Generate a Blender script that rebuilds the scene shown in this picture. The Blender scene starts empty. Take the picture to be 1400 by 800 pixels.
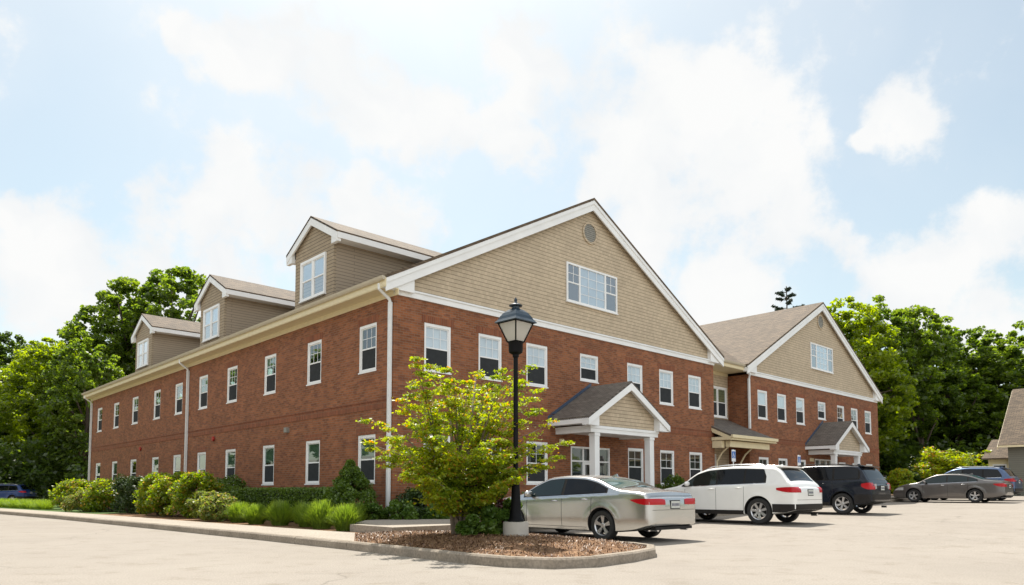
import bpy, bmesh, math, random
import numpy as np
from mathutils import Vector, Matrix
R = math.radians
random.seed(7)
sc = bpy.context.scene
COL = sc.collection

# ------------------------------------------------------------------ camera
EYE = 1.1
cd = bpy.data.cameras.new('camera'); cam = bpy.data.objects.new('camera', cd); COL.objects.link(cam)
cam.location = (0, 0, EYE); cam.rotation_euler = (R(90 + 3.609), 0, 0)
cd.sensor_width = 36; cd.lens = 979.2 / 1400 * 36; cd.shift_y = 209.3 / 1400
cd.clip_start = 0.1; cd.clip_end = 3000
sc.camera = cam
sc.render.resolution_x = 1024; sc.render.resolution_y = 585

# ------------------------------------------------------------------ frame of the building (local x = along the gabled front, y = back)
CX, CY = -3.549, 21.323
ROT = R(43.335)
FX, FY = math.cos(ROT), math.sin(ROT)
LX, LY = -FY, FX
def G(lx): return .0185 * max(0.0, min(lx, 60.0) - 2.45)
def W(lx, ly, z=0.0): return (CX + lx*FX + ly*LX, CY + lx*FY + ly*LY, z)
def toL(X, Y):
    dx, dy = X - CX, Y - CY
    return (dx*FX + dy*FY, dx*LX + dy*LY)

# ------------------------------------------------------------------ sun, sky, exposure
SUN_EL = R(60)
sd = Vector((0.545*FX + 0.839*LX, 0.545*FY + 0.839*LY, 0)).normalized()
sd = Vector((sd.x*math.cos(SUN_EL), sd.y*math.cos(SUN_EL), math.sin(SUN_EL)))
sl = bpy.data.lights.new('sun', 'SUN'); sl.energy = 3.1; sl.angle = R(0.6); sl.color = (1, .95, .87)
so = bpy.data.objects.new('sun', sl); COL.objects.link(so)
so.rotation_euler = sd.to_track_quat('Z', 'Y').to_euler(); so.location = (0, 0, 60)
sc.view_settings.view_transform = 'Standard'; sc.view_settings.look = 'None'
sc.view_settings.gamma = 1; sc.view_settings.use_curve_mapping = False
sc.view_settings.exposure = 1.3

wd = bpy.data.worlds.new('World'); sc.world = wd; wd.use_nodes = True
nt = wd.node_tree; nt.nodes.clear()
def wn(t, **k):
    n = nt.nodes.new(t)
    for a, b in k.items(): setattr(n, a, b)
    return n
out = wn('ShaderNodeOutputWorld'); bg = wn('ShaderNodeBackground'); bg.inputs['Strength'].default_value = 0.08
nt.links.new(bg.outputs[0], out.inputs[0])
sky = wn('ShaderNodeTexSky', sky_type='NISHITA'); sky.sun_disc = False
sky.sun_elevation = SUN_EL; sky.sun_rotation = math.atan2(sd.x, sd.y)
sky.air_density = 1.0; sky.dust_density = 1.6; sky.ozone_density = 1.6
tc = wn('ShaderNodeTexCoord')
def pxdir(x, y):
    f, p = 979.2, R(3.609)
    a = (x-700)/f; b = -(y-609.3)/f
    return Vector((a, math.cos(p)-b*math.sin(p), math.sin(p)+b*math.cos(p))).normalized()
nz = wn('ShaderNodeTexNoise'); nz.inputs['Scale'].default_value = 9; nz.inputs['Detail'].default_value = 13
nz.inputs['Roughness'].default_value = .62
nt.links.new(tc.outputs['Generated'], nz.inputs['Vector'])
wz = wn('ShaderNodeTexNoise'); wz.inputs['Scale'].default_value = 8; wz.inputs['Detail'].default_value = 6; nt.links.new(tc.outputs['Generated'], wz.inputs['Vector'])
wa = wn('ShaderNodeVectorMath', operation='MULTIPLY_ADD'); nt.links.new(wz.outputs['Color'], wa.inputs[0]); wa.inputs[1].default_value = (.16,.16,.16); wa.inputs[2].default_value = (-.08,-.08,-.08)
wb = wn('ShaderNodeVectorMath', operation='ADD'); nt.links.new(tc.outputs['Generated'], wb.inputs[0]); nt.links.new(wa.outputs[0], wb.inputs[1])
wc = wn('ShaderNodeVectorMath', operation='NORMALIZE'); nt.links.new(wb.outputs[0], wc.inputs[0])
caps = [(270,65,30),(330,78,42),(400,82,50),(460,110,60),(520,140,56),(575,170,50),(625,198,30),(230,300,48),(320,285,62),(420,290,55),(505,305,50),
        (130,350,66),(40,395,70),(290,350,90),(180,390,90),(740,70,55),(800,120,85),(890,170,95),(985,160,80),(960,240,110),(1060,315,70),
        (1140,340,36),(815,245,34),(880,290,85),(1245,125,50),(1215,165,24),(1190,188,20),(1280,385,75),(1350,325,45),(1215,405,60),(1000,400,62),(1395,315,45),
        (560,330,50),(700,200,40),(1330,420,60),(60,300,40)]
acc = None
for (x, y, r) in caps:
    d = pxdir(x, y); rr = math.cos(math.atan(r*1.0/979.2 * d.y))
    dp = wn('ShaderNodeVectorMath', operation='DOT_PRODUCT'); dp.inputs[1].default_value = d
    nt.links.new(wc.outputs[0], dp.inputs[0])
    mr = wn('ShaderNodeMapRange', interpolation_type='LINEAR'); mr.clamp = True
    mr.inputs[1].default_value = 1 - (1-rr)*3.0; mr.inputs[2].default_value = 1.0
    nt.links.new(dp.outputs['Value'], mr.inputs[0])
    if acc is None: acc = mr.outputs[0]
    else:
        mx = wn('ShaderNodeMath', operation='SMOOTH_MAX'); mx.inputs[2].default_value = .10
        nt.links.new(acc, mx.inputs[0]); nt.links.new(mr.outputs[0], mx.inputs[1]); acc = mx.outputs[0]
nz2 = wn('ShaderNodeTexNoise'); nz2.inputs['Scale'].default_value = 2.2; nz2.inputs['Detail'].default_value = 5
nt.links.new(tc.outputs['Generated'], nz2.inputs['Vector'])
# density = caps*0.8 + (noise-.5)*1.6 + (broad noise-.5)*.5
def wm(op, a, b, c=None):
    n = wn('ShaderNodeMath', operation=op)
    for i, v in enumerate((a, b, c)):
        if v is None: continue
        if isinstance(v, (int, float)): n.inputs[i].default_value = v
        else: nt.links.new(v, n.inputs[i])
    return n.outputs[0]
den = wm('MULTIPLY_ADD', acc, .75, wm('MULTIPLY_ADD', nz.outputs['Fac'], 2.5, -1.27))
den = wm('ADD', den, wm('MULTIPLY_ADD', nz2.outputs['Fac'], .25, -.125))
mc = wn('ShaderNodeMapRange', interpolation_type='SMOOTHSTEP'); mc.inputs[1].default_value = .16; mc.inputs[2].default_value = .66
nt.links.new(den, mc.inputs[0])
# thin veil everywhere, thickened behind the camera as added fill
veil = wm('MULTIPLY_ADD', nz2.outputs['Fac'], .5, .02)
sx2 = wn('ShaderNodeSeparateXYZ'); nt.links.new(tc.outputs['Generated'], sx2.inputs[0])
vb = wn('ShaderNodeMapRange'); vb.inputs[1].default_value = .15; vb.inputs[2].default_value = -.5; vb.inputs[3].default_value = 0; vb.inputs[4].default_value = .45; nt.links.new(sx2.outputs[1], vb.inputs[0])
veil = wm('ADD', veil, vb.outputs[0])
cl = wm('MULTIPLY_ADD', mc.outputs[0], wm('SUBTRACT', 1.0, veil), veil)
mixc = wn('ShaderNodeMix', data_type='RGBA')
nt.links.new(cl, mixc.inputs['Factor'])
tint = wn('ShaderNodeMix', data_type='RGBA', blend_type='MULTIPLY'); tint.inputs['Factor'].default_value = 1
tint.inputs[7].default_value = (.92, .93, .77, 1)
nt.links.new(sky.outputs[0], tint.inputs[6])
nt.links.new(tint.outputs[2], mixc.inputs[6])
# unseen clouds behind the camera are brightened, added fill for the shaded facades
sxyz = wn('ShaderNodeSeparateXYZ'); nt.links.new(tc.outputs['Generated'], sxyz.inputs[0])
opp = wn('ShaderNodeMapRange', interpolation_type='SMOOTHSTEP'); opp.inputs[1].default_value = .15; opp.inputs[2].default_value = -.55; opp.inputs[3].default_value = 1.0; opp.inputs[4].default_value = 1.75
nt.links.new(sxyz.outputs[1], opp.inputs[0])
cc_ = wn('ShaderNodeVectorMath', operation='SCALE'); 
csh = wn('ShaderNodeTexNoise'); csh.inputs['Scale'].default_value = 9; csh.inputs['Detail'].default_value = 8; nt.links.new(wc.outputs[0], csh.inputs['Vector'])
crm = wn('ShaderNodeValToRGB'); nt.links.new(csh.outputs['Fac'], crm.inputs[0]); crm.color_ramp.elements[0].position = .36; crm.color_ramp.elements[1].position = .6
crm.color_ramp.elements[0].color = (4.55/5, 4.66/5, 4.74/5, 1); crm.color_ramp.elements[1].color = (4.93/5, 4.95/5, 4.92/5, 1)
c5_ = wn('ShaderNodeVectorMath', operation='SCALE'); nt.links.new(crm.outputs[0], c5_.inputs[0]); c5_.inputs['Scale'].default_value = 5.0
nt.links.new(c5_.outputs[0], cc_.inputs[0]); nt.links.new(opp.outputs[0], cc_.inputs['Scale'])
nt.links.new(cc_.outputs[0], mixc.inputs[7])
nt.links.new(mixc.outputs[2], bg.inputs['Color'])

# ------------------------------------------------------------------ helpers
class MB:
    def __init__(s): s.v = []; s.f = []; s.m = []
    def add(s, vs, fs, mi=0):
        o = len(s.v); s.v += [tuple(v) for v in vs]; s.f += [tuple(i+o for i in f) for f in fs]; s.m += [mi]*len(fs)
    def box(s, x0, x1, y0, y1, z0, z1, mi=0):
        if x0 > x1: x0, x1 = x1, x0
        if y0 > y1: y0, y1 = y1, y0
        if z0 > z1: z0, z1 = z1, z0
        vs = [(x0,y0,z0),(x1,y0,z0),(x1,y1,z0),(x0,y1,z0),(x0,y0,z1),(x1,y0,z1),(x1,y1,z1),(x0,y1,z1)]
        s.add(vs, [(0,3,2,1),(4,5,6,7),(0,1,5,4),(1,2,6,5),(2,3,7,6),(3,0,4,7)], mi)
    def boxP(s, P, u0, u1, z0, z1, d0, d1, mi=0):
        vs = [P(u,z,d) for d in (d0,d1) for z in (z0,z1) for u in (u0,u1)]
        s.add(vs, [(0,1,3,2),(4,6,7,5),(0,4,5,1),(2,3,7,6),(0,2,6,4),(1,5,7,3)], mi)
    def quadP(s, P, u0, u1, z0, z1, d, mi=0):
        s.add([P(u0,z0,d),P(u1,z0,d),P(u1,z1,d),P(u0,z1,d)], [(0,1,2,3)], mi)
    def prism(s, poly, off, mi=0):   # poly: 3D points (planar), off: 3D extrusion
        n = len(poly); vs = list(poly) + [tuple(p[i]+off[i] for i in range(3)) for p in poly]
        fs = [tuple(range(n-1,-1,-1)), tuple(range(n, 2*n))] + [(i,(i+1)%n,(i+1)%n+n,i+n) for i in range(n)]
        s.add(vs, fs, mi)
    def tube(s, pts, rad, n=8, mi=0, cap=True):
        pts = [Vector(p) for p in pts]; rs = rad if isinstance(rad, (list,tuple)) else [rad]*len(pts)
        rings = []; up = None
        for i, p in enumerate(pts):
            d = (pts[min(i+1,len(pts)-1)] - pts[max(i-1,0)]).normalized()
            a = d.cross(Vector((0,0,1)) if abs(d.z) < .95 else Vector((1,0,0))).normalized()
            if up is not None and a.dot(up) < 0: a = -a
            up = a; b = d.cross(a)
            rings.append([p + (a*math.cos(t)+b*math.sin(t))*rs[i] for t in [2*math.pi*k/n for k in range(n)]])
        vs = [v for r_ in rings for v in r_]; fs = []
        for i in range(len(pts)-1):
            for k in range(n):
                fs.append((i*n+k, i*n+(k+1)%n, (i+1)*n+(k+1)%n, (i+1)*n+k))
        if cap: fs += [tuple(range(n-1,-1,-1)), tuple((len(pts)-1)*n+k for k in range(n))]
        s.add(vs, fs, mi)
    def lathe(s, prof, n=24, mi=0, axis='z', c=(0,0,0), cap=True):
        vs = []; fs = []
        for (r, h) in prof:
            for k in range(n):
                t = 2*math.pi*k/n; x, y = r*math.cos(t), r*math.sin(t)
                if axis == 'z': vs.append((c[0]+x, c[1]+y, c[2]+h))
                else: vs.append((c[0]+h, c[1]+x, c[2]+y))
        m = len(prof)
        for i in range(m-1):
            for k in range(n): fs.append((i*n+k, i*n+(k+1)%n, (i+1)*n+(k+1)%n, (i+1)*n+k))
        if cap: fs += [tuple(range(n-1,-1,-1)), tuple((m-1)*n+k for k in range(n))]
        s.add(vs, fs, mi)
    def build(s, name, mats, parent=None, smooth=False, bevel=0, loc=None, rz=None):
        me = bpy.data.meshes.new(name); me.from_pydata(s.v, [], s.f)
        if not isinstance(mats, (list,tuple)): mats = [mats]
        for m_ in mats: me.materials.append(m_)
        if len(mats) > 1: me.polygons.foreach_set('material_index', s.m)
        bm = bmesh.new(); bm.from_mesh(me); bmesh.ops.recalc_face_normals(bm, faces=bm.faces)
        bm.to_mesh(me); bm.free()
        if smooth:
            me.polygons.foreach_set('use_smooth', [True]*len(me.polygons))
            if smooth != True: me.set_sharp_from_angle(angle=R(smooth))
        o = bpy.data.objects.new(name, me); COL.objects.link(o)
        if bevel:
            b = o.modifiers.new('bevel', 'BEVEL'); b.width = bevel; b.segments = 2; b.limit_method = 'ANGLE'
        if parent: o.parent = parent
        if loc is not None: o.location = loc
        if rz is not None: o.rotation_euler = (0,0,rz)
        return o
def tag(o, label=None, cat=None, group=None, kind=None):
    if label: o['label'] = label
    if cat: o['category'] = cat
    if group: o['group'] = group
    if kind: o['kind'] = kind
    return o
def empty(name, loc, rz=0.0, **k):
    o = bpy.data.objects.new(name, None); COL.objects.link(o); o.location = loc; o.rotation_euler = (0,0,rz)
    o.empty_display_size = .2
    return tag(o, **k)
def copy_tree(o, parent=None):
    c = o.copy(); COL.objects.link(c)
    if parent: c.parent = parent
    for ch in o.children: copy_tree(ch, c)
    return c

# ------------------------------------------------------------------ materials
def newmat(name):
    m = bpy.data.materials.new(name); m.use_nodes = True; t = m.node_tree; t.nodes.clear()
    o = t.nodes.new('ShaderNodeOutputMaterial'); return m, t, o
def N(t, typ, ins=None, **k):
    n = t.nodes.new(typ)
    for a, b in k.items(): setattr(n, a, b)
    if ins:
        for a, b in ins.items():
            if hasattr(b, 'default_value') or isinstance(b, bpy.types.NodeSocket): t.links.new(b, n.inputs[a])
            else: n.inputs[a].default_value = b
    return n
def c4(c): return (c[0], c[1], c[2], 1)
def ramp(t, fac, stops):
    n = t.nodes.new('ShaderNodeValToRGB'); t.links.new(fac, n.inputs[0])
    e = n.color_ramp.elements
    while len(e) < len(stops): e.new(.5)
    for i, (p, c) in enumerate(stops): e[i].position = p; e[i].color = c4(c)
    return n.outputs[0]
def simple(name, col, rough=.6, metal=0, var=.12, scale=6, spec=.5, coat=0, bump=0, bscale=60):
    m, t, o = newmat(name)
    tcn = N(t, 'ShaderNodeTexCoord')
    nz = N(t, 'ShaderNodeTexNoise', {'Vector': tcn.outputs['Object'], 'Scale': scale, 'Detail': 6})
    cc = ramp(t, nz.outputs['Fac'], [(.3, [c*(1-var) for c in col]), (.7, [min(1,c*(1+var)) for c in col])])
    b = N(t, 'ShaderNodeBsdfPrincipled', {'Base Color': cc, 'Roughness': rough, 'Metallic': metal, 'Specular IOR Level': spec, 'Coat Weight': coat, 'Coat Roughness': .03})
    if bump:
        n2 = N(t, 'ShaderNodeTexNoise', {'Vector': tcn.outputs['Object'], 'Scale': bscale, 'Detail': 4})
        bp = N(t, 'ShaderNodeBump', {'Height': n2.outputs['Fac'], 'Strength': bump, 'Distance': .02}); t.links.new(bp.outputs[0], b.inputs['Normal'])
    t.links.new(b.outputs[0], o.inputs[0]); return m
def math_n(t, op, a, b=None, c=None):
    n = t.nodes.new('ShaderNodeMath'); n.operation = op
    for i, v in enumerate((a, b, c)):
        if v is None: continue
        if isinstance(v, (int,float)): n.inputs[i].default_value = v
        else: t.links.new(v, n.inputs[i])
    return n.outputs[0]
def pattern(name, mode, bw, bh, c1, c2, cm, mortar=.02, rough=.85, nvar=.25, nscale=.6, bump=.4, smooth=.1, squash=1.0, bias=0.0, third=None, shingle=0):
    """mode 'wall': u=x+y v=z ; 'roofx': u=y, v=z/sin ; 'roofy': u=x, v=z/sin ; 'soldier' swaps"""
    m, t, o = newmat(name)
    tcn = N(t, 'ShaderNodeTexCoord'); s = N(t, 'ShaderNodeSeparateXYZ', {0: tcn.outputs['Object']})
    if mode == 'roofx': u, v = s.outputs[1], math_n(t, 'MULTIPLY', s.outputs[2], 2.1)
    elif mode == 'roofy': u, v = s.outputs[0], math_n(t, 'MULTIPLY', s.outputs[2], 2.1)
    elif mode == 'flat': u, v = s.outputs[0], s.outputs[1]
    else: u, v = math_n(t, 'ADD', s.outputs[0], s.outputs[1]), s.outputs[2]
    cv = N(t, 'ShaderNodeCombineXYZ', {0: u, 1: v})
    br = N(t, 'ShaderNodeTexBrick', {'Vector': cv.outputs[0], 'Color1': c4(c1), 'Color2': c4(c2), 'Mortar': c4(cm), 'Scale': 1.0,
        'Mortar Size': mortar, 'Mortar Smooth': smooth, 'Bias': bias, 'Brick Width': bw, 'Row Height': bh})
    if shingle:
        b2 = N(t, 'ShaderNodeTexBrick', {'Vector': cv.outputs[0], 'Color1': (.90,.90,.90,1), 'Color2': (1.06,1.06,1.06,1), 'Mortar': (.82,.82,.82,1), 'Scale': 1.0,
            'Mortar Size': .004, 'Mortar Smooth': 0, 'Bias': 0, 'Brick Width': shingle, 'Row Height': bh})
    nz = N(t, 'ShaderNodeTexNoise', {'Vector': tcn.outputs['Object'], 'Scale': nscale, 'Detail': 8, 'Roughness': .65})
    mulv = ramp(t, nz.outputs['Fac'], [(.3, (1-nvar,)*3), (.7, (1+nvar,)*3)])
    mx = N(t, 'ShaderNodeMix', {'Factor': 1.0}, data_type='RGBA', blend_type='MULTIPLY'); t.links.new(br.outputs['Color'], mx.inputs[6]); t.links.new(mulv, mx.inputs[7])
    col = mx.outputs[2]
    if shingle:
        mq = N(t, 'ShaderNodeMix', {'Factor': 1.0}, data_type='RGBA', blend_type='MULTIPLY'); t.links.new(col, mq.inputs[6]); t.links.new(b2.outputs['Color'], mq.inputs[7]); col = mq.outputs[2]
    if third:
        # single dark / pale units picked by a coarse cell noise with the same cell size
        wv = N(t, 'ShaderNodeVectorMath', {0: cv.outputs[0], 1: (1/bw, 1/bh, 1)}, operation='MULTIPLY')
        wn_ = N(t, 'ShaderNodeTexVoronoi', {'Vector': wv.outputs[0], 'Scale': 1.0, 'Randomness': .35})
        sp = N(t, 'ShaderNodeSeparateColor', {0: wn_.outputs['Color']})
        f1 = math_n(t, 'MULTIPLY', math_n(t, 'GREATER_THAN', sp.outputs[0], .91), .45)
        m2 = N(t, 'ShaderNodeMix', {'Factor': f1}, data_type='RGBA'); t.links.new(col, m2.inputs[6]); m2.inputs[7].default_value = c4(third[0])
        f2 = math_n(t, 'MULTIPLY', math_n(t, 'GREATER_THAN', sp.outputs[1], .92), .3)
        m3 = N(t, 'ShaderNodeMix', {'Factor': f2}, data_type='RGBA'); t.links.new(m2.outputs[2], m3.inputs[6]); m3.inputs[7].default_value = c4(third[1])
        col = m3.outputs[2]
    b = N(t, 'ShaderNodeBsdfPrincipled', {'Base Color': col, 'Roughness': rough})
    if bump:
        h = math_n(t, 'SUBTRACT', 1.0, br.outputs['Fac'])
        bp = N(t, 'ShaderNodeBump', {'Height': h, 'Strength': bump, 'Distance': .012}); t.links.new(bp.outputs[0], b.inputs['Normal'])
    t.links.new(b.outputs[0], o.inputs[0]); return m
def leafmat(name, c1, c2, c3=None, trans=.45, p3=.12, nscale=.8, tv=1.7):
    m, t, o = newmat(name)
    g = N(t, 'ShaderNodeNewGeometry'); tcn = N(t, 'ShaderNodeTexCoord')
    nz = N(t, 'ShaderNodeTexNoise', {'Vector': tcn.outputs['Object'], 'Scale': nscale, 'Detail': 3})
    fac = math_n(t, 'ADD', math_n(t, 'MULTIPLY', g.outputs['Random Per Island'], .55), math_n(t, 'MULTIPLY_ADD', nz.outputs['Fac'], 1.4, -.45))
    st = [(.1, c1), (.9, c2)]
    col = ramp(t, fac, st)
    if c3:
        rr = math_n(t, 'FRACT', math_n(t, 'MULTIPLY', g.outputs['Random Per Island'], 37.7))
        thr = math_n(t, 'MULTIPLY_ADD', nz.outputs['Fac'], -.35, 1.13 - p3)
        f3 = math_n(t, 'GREATER_THAN', rr, thr)
        mx = N(t, 'ShaderNodeMix', {'Factor': f3}, data_type='RGBA'); t.links.new(col, mx.inputs[6]); mx.inputs[7].default_value = c4(c3); col = mx.outputs[2]
    df = N(t, 'ShaderNodeBsdfDiffuse', {'Color': col})
    tr = N(t, 'ShaderNodeBsdfTranslucent'); 
    hs = N(t, 'ShaderNodeHueSaturation', {'Saturation': 1.1, 'Value': tv, 'Color': col}); hs.inputs['Hue'].default_value = .488
    t.links.new(hs.outputs[0], tr.inputs[0])
    gl = N(t, 'ShaderNodeBsdfGlossy', {'Roughness': .45, 'Color': (.8,.8,.8,1)})
    mx1 = N(t, 'ShaderNodeMixShader', {0: trans, 1: df.outputs[0], 2: tr.outputs[0]})
    mx2 = N(t, 'ShaderNodeMixShader', {0: .05, 1: mx1.outputs[0], 2: gl.outputs[0]})
    t.links.new(mx2.outputs[0], o.inputs[0]); return m
def glassmat(name, tint=(.55,.62,.6), rf=.5, rough=.02):
    """window pane: see-through, tinted, with a fresnel mirror on top"""
    m, t, o = newmat(name)
    tr = N(t, 'ShaderNodeBsdfTransparent', {'Color': c4(tint)}); gl = N(t, 'ShaderNodeBsdfGlossy', {'Roughness': rough, 'Color': (.95,.97,1,1)})
    lw = N(t, 'ShaderNodeLayerWeight', {'Blend': .5})
    fac = math_n(t, 'MINIMUM', math_n(t, 'MULTIPLY_ADD', math_n(t, 'POWER', lw.outputs['Facing'], 3.0), .95, rf), 1.0)
    mx = N(t, 'ShaderNodeMixShader', {0: fac, 1: tr.outputs[0], 2: gl.outputs[0]})
    t.links.new(mx.outputs[0], o.inputs[0]); return m

M = {}
M['brick'] = pattern('brick', 'wall', .215, .077, (.305,.104,.038), (.175,.056,.020), (.22,.14,.09), mortar=.0075, nscale=1.3, nvar=.2, bump=.5, third=((.12,.045,.03), (.34,.15,.08)))
M['soldier'] = pattern('brick_soldier', 'wall', .077, .42, (.26,.078,.03), (.17,.048,.02), (.20,.12,.07), mortar=.007, nvar=.2, bump=.3)
M['shake'] = pattern('shake_siding', 'wall', 60., .135, (.53,.43,.305), (.53,.43,.305), (.24,.19,.13), mortar=.009, nvar=.08, shingle=.13, bump=.7, smooth=.3)
M['clap'] = pattern('clapboard_siding', 'wall', 9.0, .115, (.355,.285,.205), (.34,.275,.20), (.16,.125,.09), mortar=.010, nvar=.06, bump=.6, smooth=.5)
rf1, rf2, rfm = (.150,.106,.066), (.080,.056,.035), (.038,.028,.019)
M['roofx'] = pattern('shingle_across', 'roofx', .3, .15, rf1, rf2, rfm, mortar=.012, nvar=.14, nscale=2.5, bump=.5)
M['roofy'] = pattern('shingle_along', 'roofy', .3, .15, rf1, rf2, rfm, mortar=.012, nvar=.14, nscale=2.5, bump=.5)
M['roofdkx'] = pattern('porch_shingle_across', 'roofx', .3, .14, (.17,.145,.12), (.12,.10,.085), (.07,.06,.05), mortar=.012, nvar=.15, nscale=2.5, bump=.4)
M['roofdky'] = pattern('porch_shingle_along', 'roofy', .3, .14, (.17,.145,.12), (.12,.10,.085), (.07,.06,.05), mortar=.012, nvar=.15, nscale=2.5, bump=.4)
M['white'] = simple('white_paint', (.83,.83,.82), .45, var=.05, scale=1.3)
M['cream'] = simple('cream_bounce_paint', (.72,.62,.40), .5, var=.04)  # cream paint, yellowed to put the soffits' warm ground bounce into the colour
M['alum'] = simple('white_aluminium', (.74,.75,.74), .35, var=.04)
M['glass_sky'] = glassmat('window_glass', (.88,.93,.96), .13)
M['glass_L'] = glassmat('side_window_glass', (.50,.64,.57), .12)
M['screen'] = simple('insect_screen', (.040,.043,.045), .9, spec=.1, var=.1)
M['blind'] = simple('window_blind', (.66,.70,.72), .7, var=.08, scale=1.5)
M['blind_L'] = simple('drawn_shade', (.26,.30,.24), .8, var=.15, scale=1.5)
M['glass_bright'] = glassmat('upper_window_glass', (.8,.88,.93), .30)
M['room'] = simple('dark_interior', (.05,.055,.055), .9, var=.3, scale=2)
M['flash'] = simple('blue_flashing', (.05,.075,.12), .4, var=.1)
M['conc'] = simple('concrete', (.42,.39,.345), .9, var=.12, scale=3, bump=.25, bscale=40)
M['black'] = simple('black_metal', (.006,.006,.007), .5, var=.2, spec=.12)
M['gutter'] = simple('tan_gutter', (.50,.44,.33), .45, var=.05)
M['dormshake'] = pattern('dormer_shakes', 'wall', 60., .125, (.36,.285,.195), (.36,.285,.195), (.13,.10,.07), mortar=.012, nvar=.06, shingle=.15, bump=.6, smooth=.3)
M['ventgrey'] = simple('vent_grey', (.25,.24,.21), .6)

# ------------------------------------------------------------------ ground sheets
def sheet(name, poly, off, mat, kind='structure', cut=()):
    bm = bmesh.new(); vs = [bm.verts.new((x, y, 0)) for x, y in poly]; bm.faces.new(vs)
    for xc in (2.45, 60.0):
        bmesh.ops.bisect_plane(bm, geom=bm.verts[:]+bm.edges[:]+bm.faces[:], plane_co=(xc,0,0), plane_no=(1,0,0))
    bmesh.ops.triangulate(bm, faces=bm.faces)
    for v in bm.verts:
        x, y = v.co.x, v.co.y; v.co = W(x, y, G(x)+off)
    bmesh.ops.recalc_face_normals(bm, faces=bm.faces)
    for f in bm.faces:
        if f.normal.z < 0: f.normal_flip()
    me = bpy.data.meshes.new(name); bm.to_mesh(me); bm.free(); me.materials.append(mat)
    o = bpy.data.objects.new(name, me); COL.objects.link(o); tag(o, kind=kind); return o

def groundmat(name, stops, nscale, rough=.95, bump=.3, bscale=30, fine=0, cracks=False, patch=False):
    m, t, o = newmat(name); g = N(t, 'ShaderNodeNewGeometry')
    nz = N(t, 'ShaderNodeTexNoise', {'Vector': g.outputs['Position'], 'Scale': nscale, 'Detail': 9, 'Roughness': .62})
    col = ramp(t, nz.outputs['Fac'], stops)
    if fine:
        n3 = N(t, 'ShaderNodeTexNoise', {'Vector': g.outputs['Position'], 'Scale': fine, 'Detail': 3})
        c3 = ramp(t, n3.outputs['Fac'], [(.3, (.78,)*3), (.7, (1.2,)*3)])
        mx = N(t, 'ShaderNodeMix', {'Factor': 1.0}, data_type='RGBA', blend_type='MULTIPLY'); t.links.new(col, mx.inputs[6]); t.links.new(c3, mx.inputs[7]); col = mx.outputs[2]
    if patch:
        n6 = N(t, 'ShaderNodeTexNoise', {'Vector': g.outputs['Position'], 'Scale': 1.7, 'Detail': 7, 'Roughness': .7})
        c6 = ramp(t, n6.outputs['Fac'], [(.34, (.86,.84,.81)), (.46, (1,1,1)), (.62, (1.03,1.03,1.03))])
        mx = N(t, 'ShaderNodeMix', {'Factor': 1.0}, data_type='RGBA', blend_type='MULTIPLY'); t.links.new(col, mx.inputs[6]); t.links.new(c6, mx.inputs[7]); col = mx.outputs[2]
        n7 = N(t, 'ShaderNodeTexVoronoi', {'Vector': g.outputs['Position'], 'Scale': .33})
        c7_ = ramp(t, n7.outputs['Distance'], [(.03, (.72,.70,.68)), (.13, (1,1,1))])
        mx = N(t, 'ShaderNodeMix', {'Factor': .8}, data_type='RGBA', blend_type='MULTIPLY'); t.links.new(col, mx.inputs[6]); t.links.new(c7_, mx.inputs[7]); col = mx.outputs[2]
    if cracks:
        n4 = N(t, 'ShaderNodeTexNoise', {'Vector': g.outputs['Position'], 'Scale': .9, 'Detail': 4})
        vv = N(t, 'ShaderNodeVectorMath', {0: g.outputs['Position'], 1: n4.outputs['Color']}, operation='ADD')
        vo = N(t, 'ShaderNodeTexVoronoi', {'Vector': vv.outputs[0], 'Scale': .16}, feature='DISTANCE_TO_EDGE')
        cr = N(t, 'ShaderNodeMapRange', {0: vo.outputs['Distance'], 1: .0, 2: .004, 3: .72, 4: 1.0})
        n5 = N(t, 'ShaderNodeTexNoise', {'Vector': g.outputs['Position'], 'Scale': .25, 'Detail': 2})
        gate = math_n(t, 'GREATER_THAN', n5.outputs['Fac'], .5)
        f = math_n(t, 'MAXIMUM', cr.outputs[0], gate)
        mx = N(t, 'ShaderNodeMix', {'Factor': 1.0}, data_type='RGBA', blend_type='MULTIPLY'); t.links.new(col, mx.inputs[6])
        cb = N(t, 'ShaderNodeCombineColor', {0: f, 1: f, 2: f}); t.links.new(cb.outputs[0], mx.inputs[7]); col = mx.outputs[2]
    b = N(t, 'ShaderNodeBsdfPrincipled', {'Base Color': col, 'Roughness': rough, 'Specular IOR Level': .25})
    n2 = N(t, 'ShaderNodeTexNoise', {'Vector': g.outputs['Position'], 'Scale': bscale, 'Detail': 5})
    bp = N(t, 'ShaderNodeBump', {'Height': n2.outputs['Fac'], 'Strength': bump, 'Distance': .02}); t.links.new(bp.outputs[0], b.inputs['Normal'])
    t.links.new(b.outputs[0], o.inputs[0]); return m
M['asphalt'] = groundmat('aged_asphalt', [(.30, (.250,.222,.190)), (.5, (.270,.240,.205)), (.72, (.286,.256,.220))], .35, fine=45, cracks=True, patch=True, bump=.25, bscale=60)
M['grass'] = groundmat('lawn', [(.3, (.045,.085,.018)), (.7, (.085,.14,.03))], 1.2, fine=8)
M['mulch'] = groundmat('bark_mulch', [(.30, (.10,.052,.028)), (.5, (.19,.105,.055)), (.68, (.31,.19,.105))], 9, fine=30, bump=.8, bscale=25)
M['walk'] = groundmat('sidewalk_concrete', [(.3, (.30,.262,.215)), (.7, (.36,.315,.26))], .8, fine=20)
M['kerb'] = groundmat('kerb_concrete', [(.3, (.22,.185,.145)), (.7, (.33,.28,.225))], 1.6, fine=25)
M['woodfloor'] = groundmat('forest_floor', [(.3, (.03,.035,.015)), (.7, (.05,.06,.02))], .5)

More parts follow.
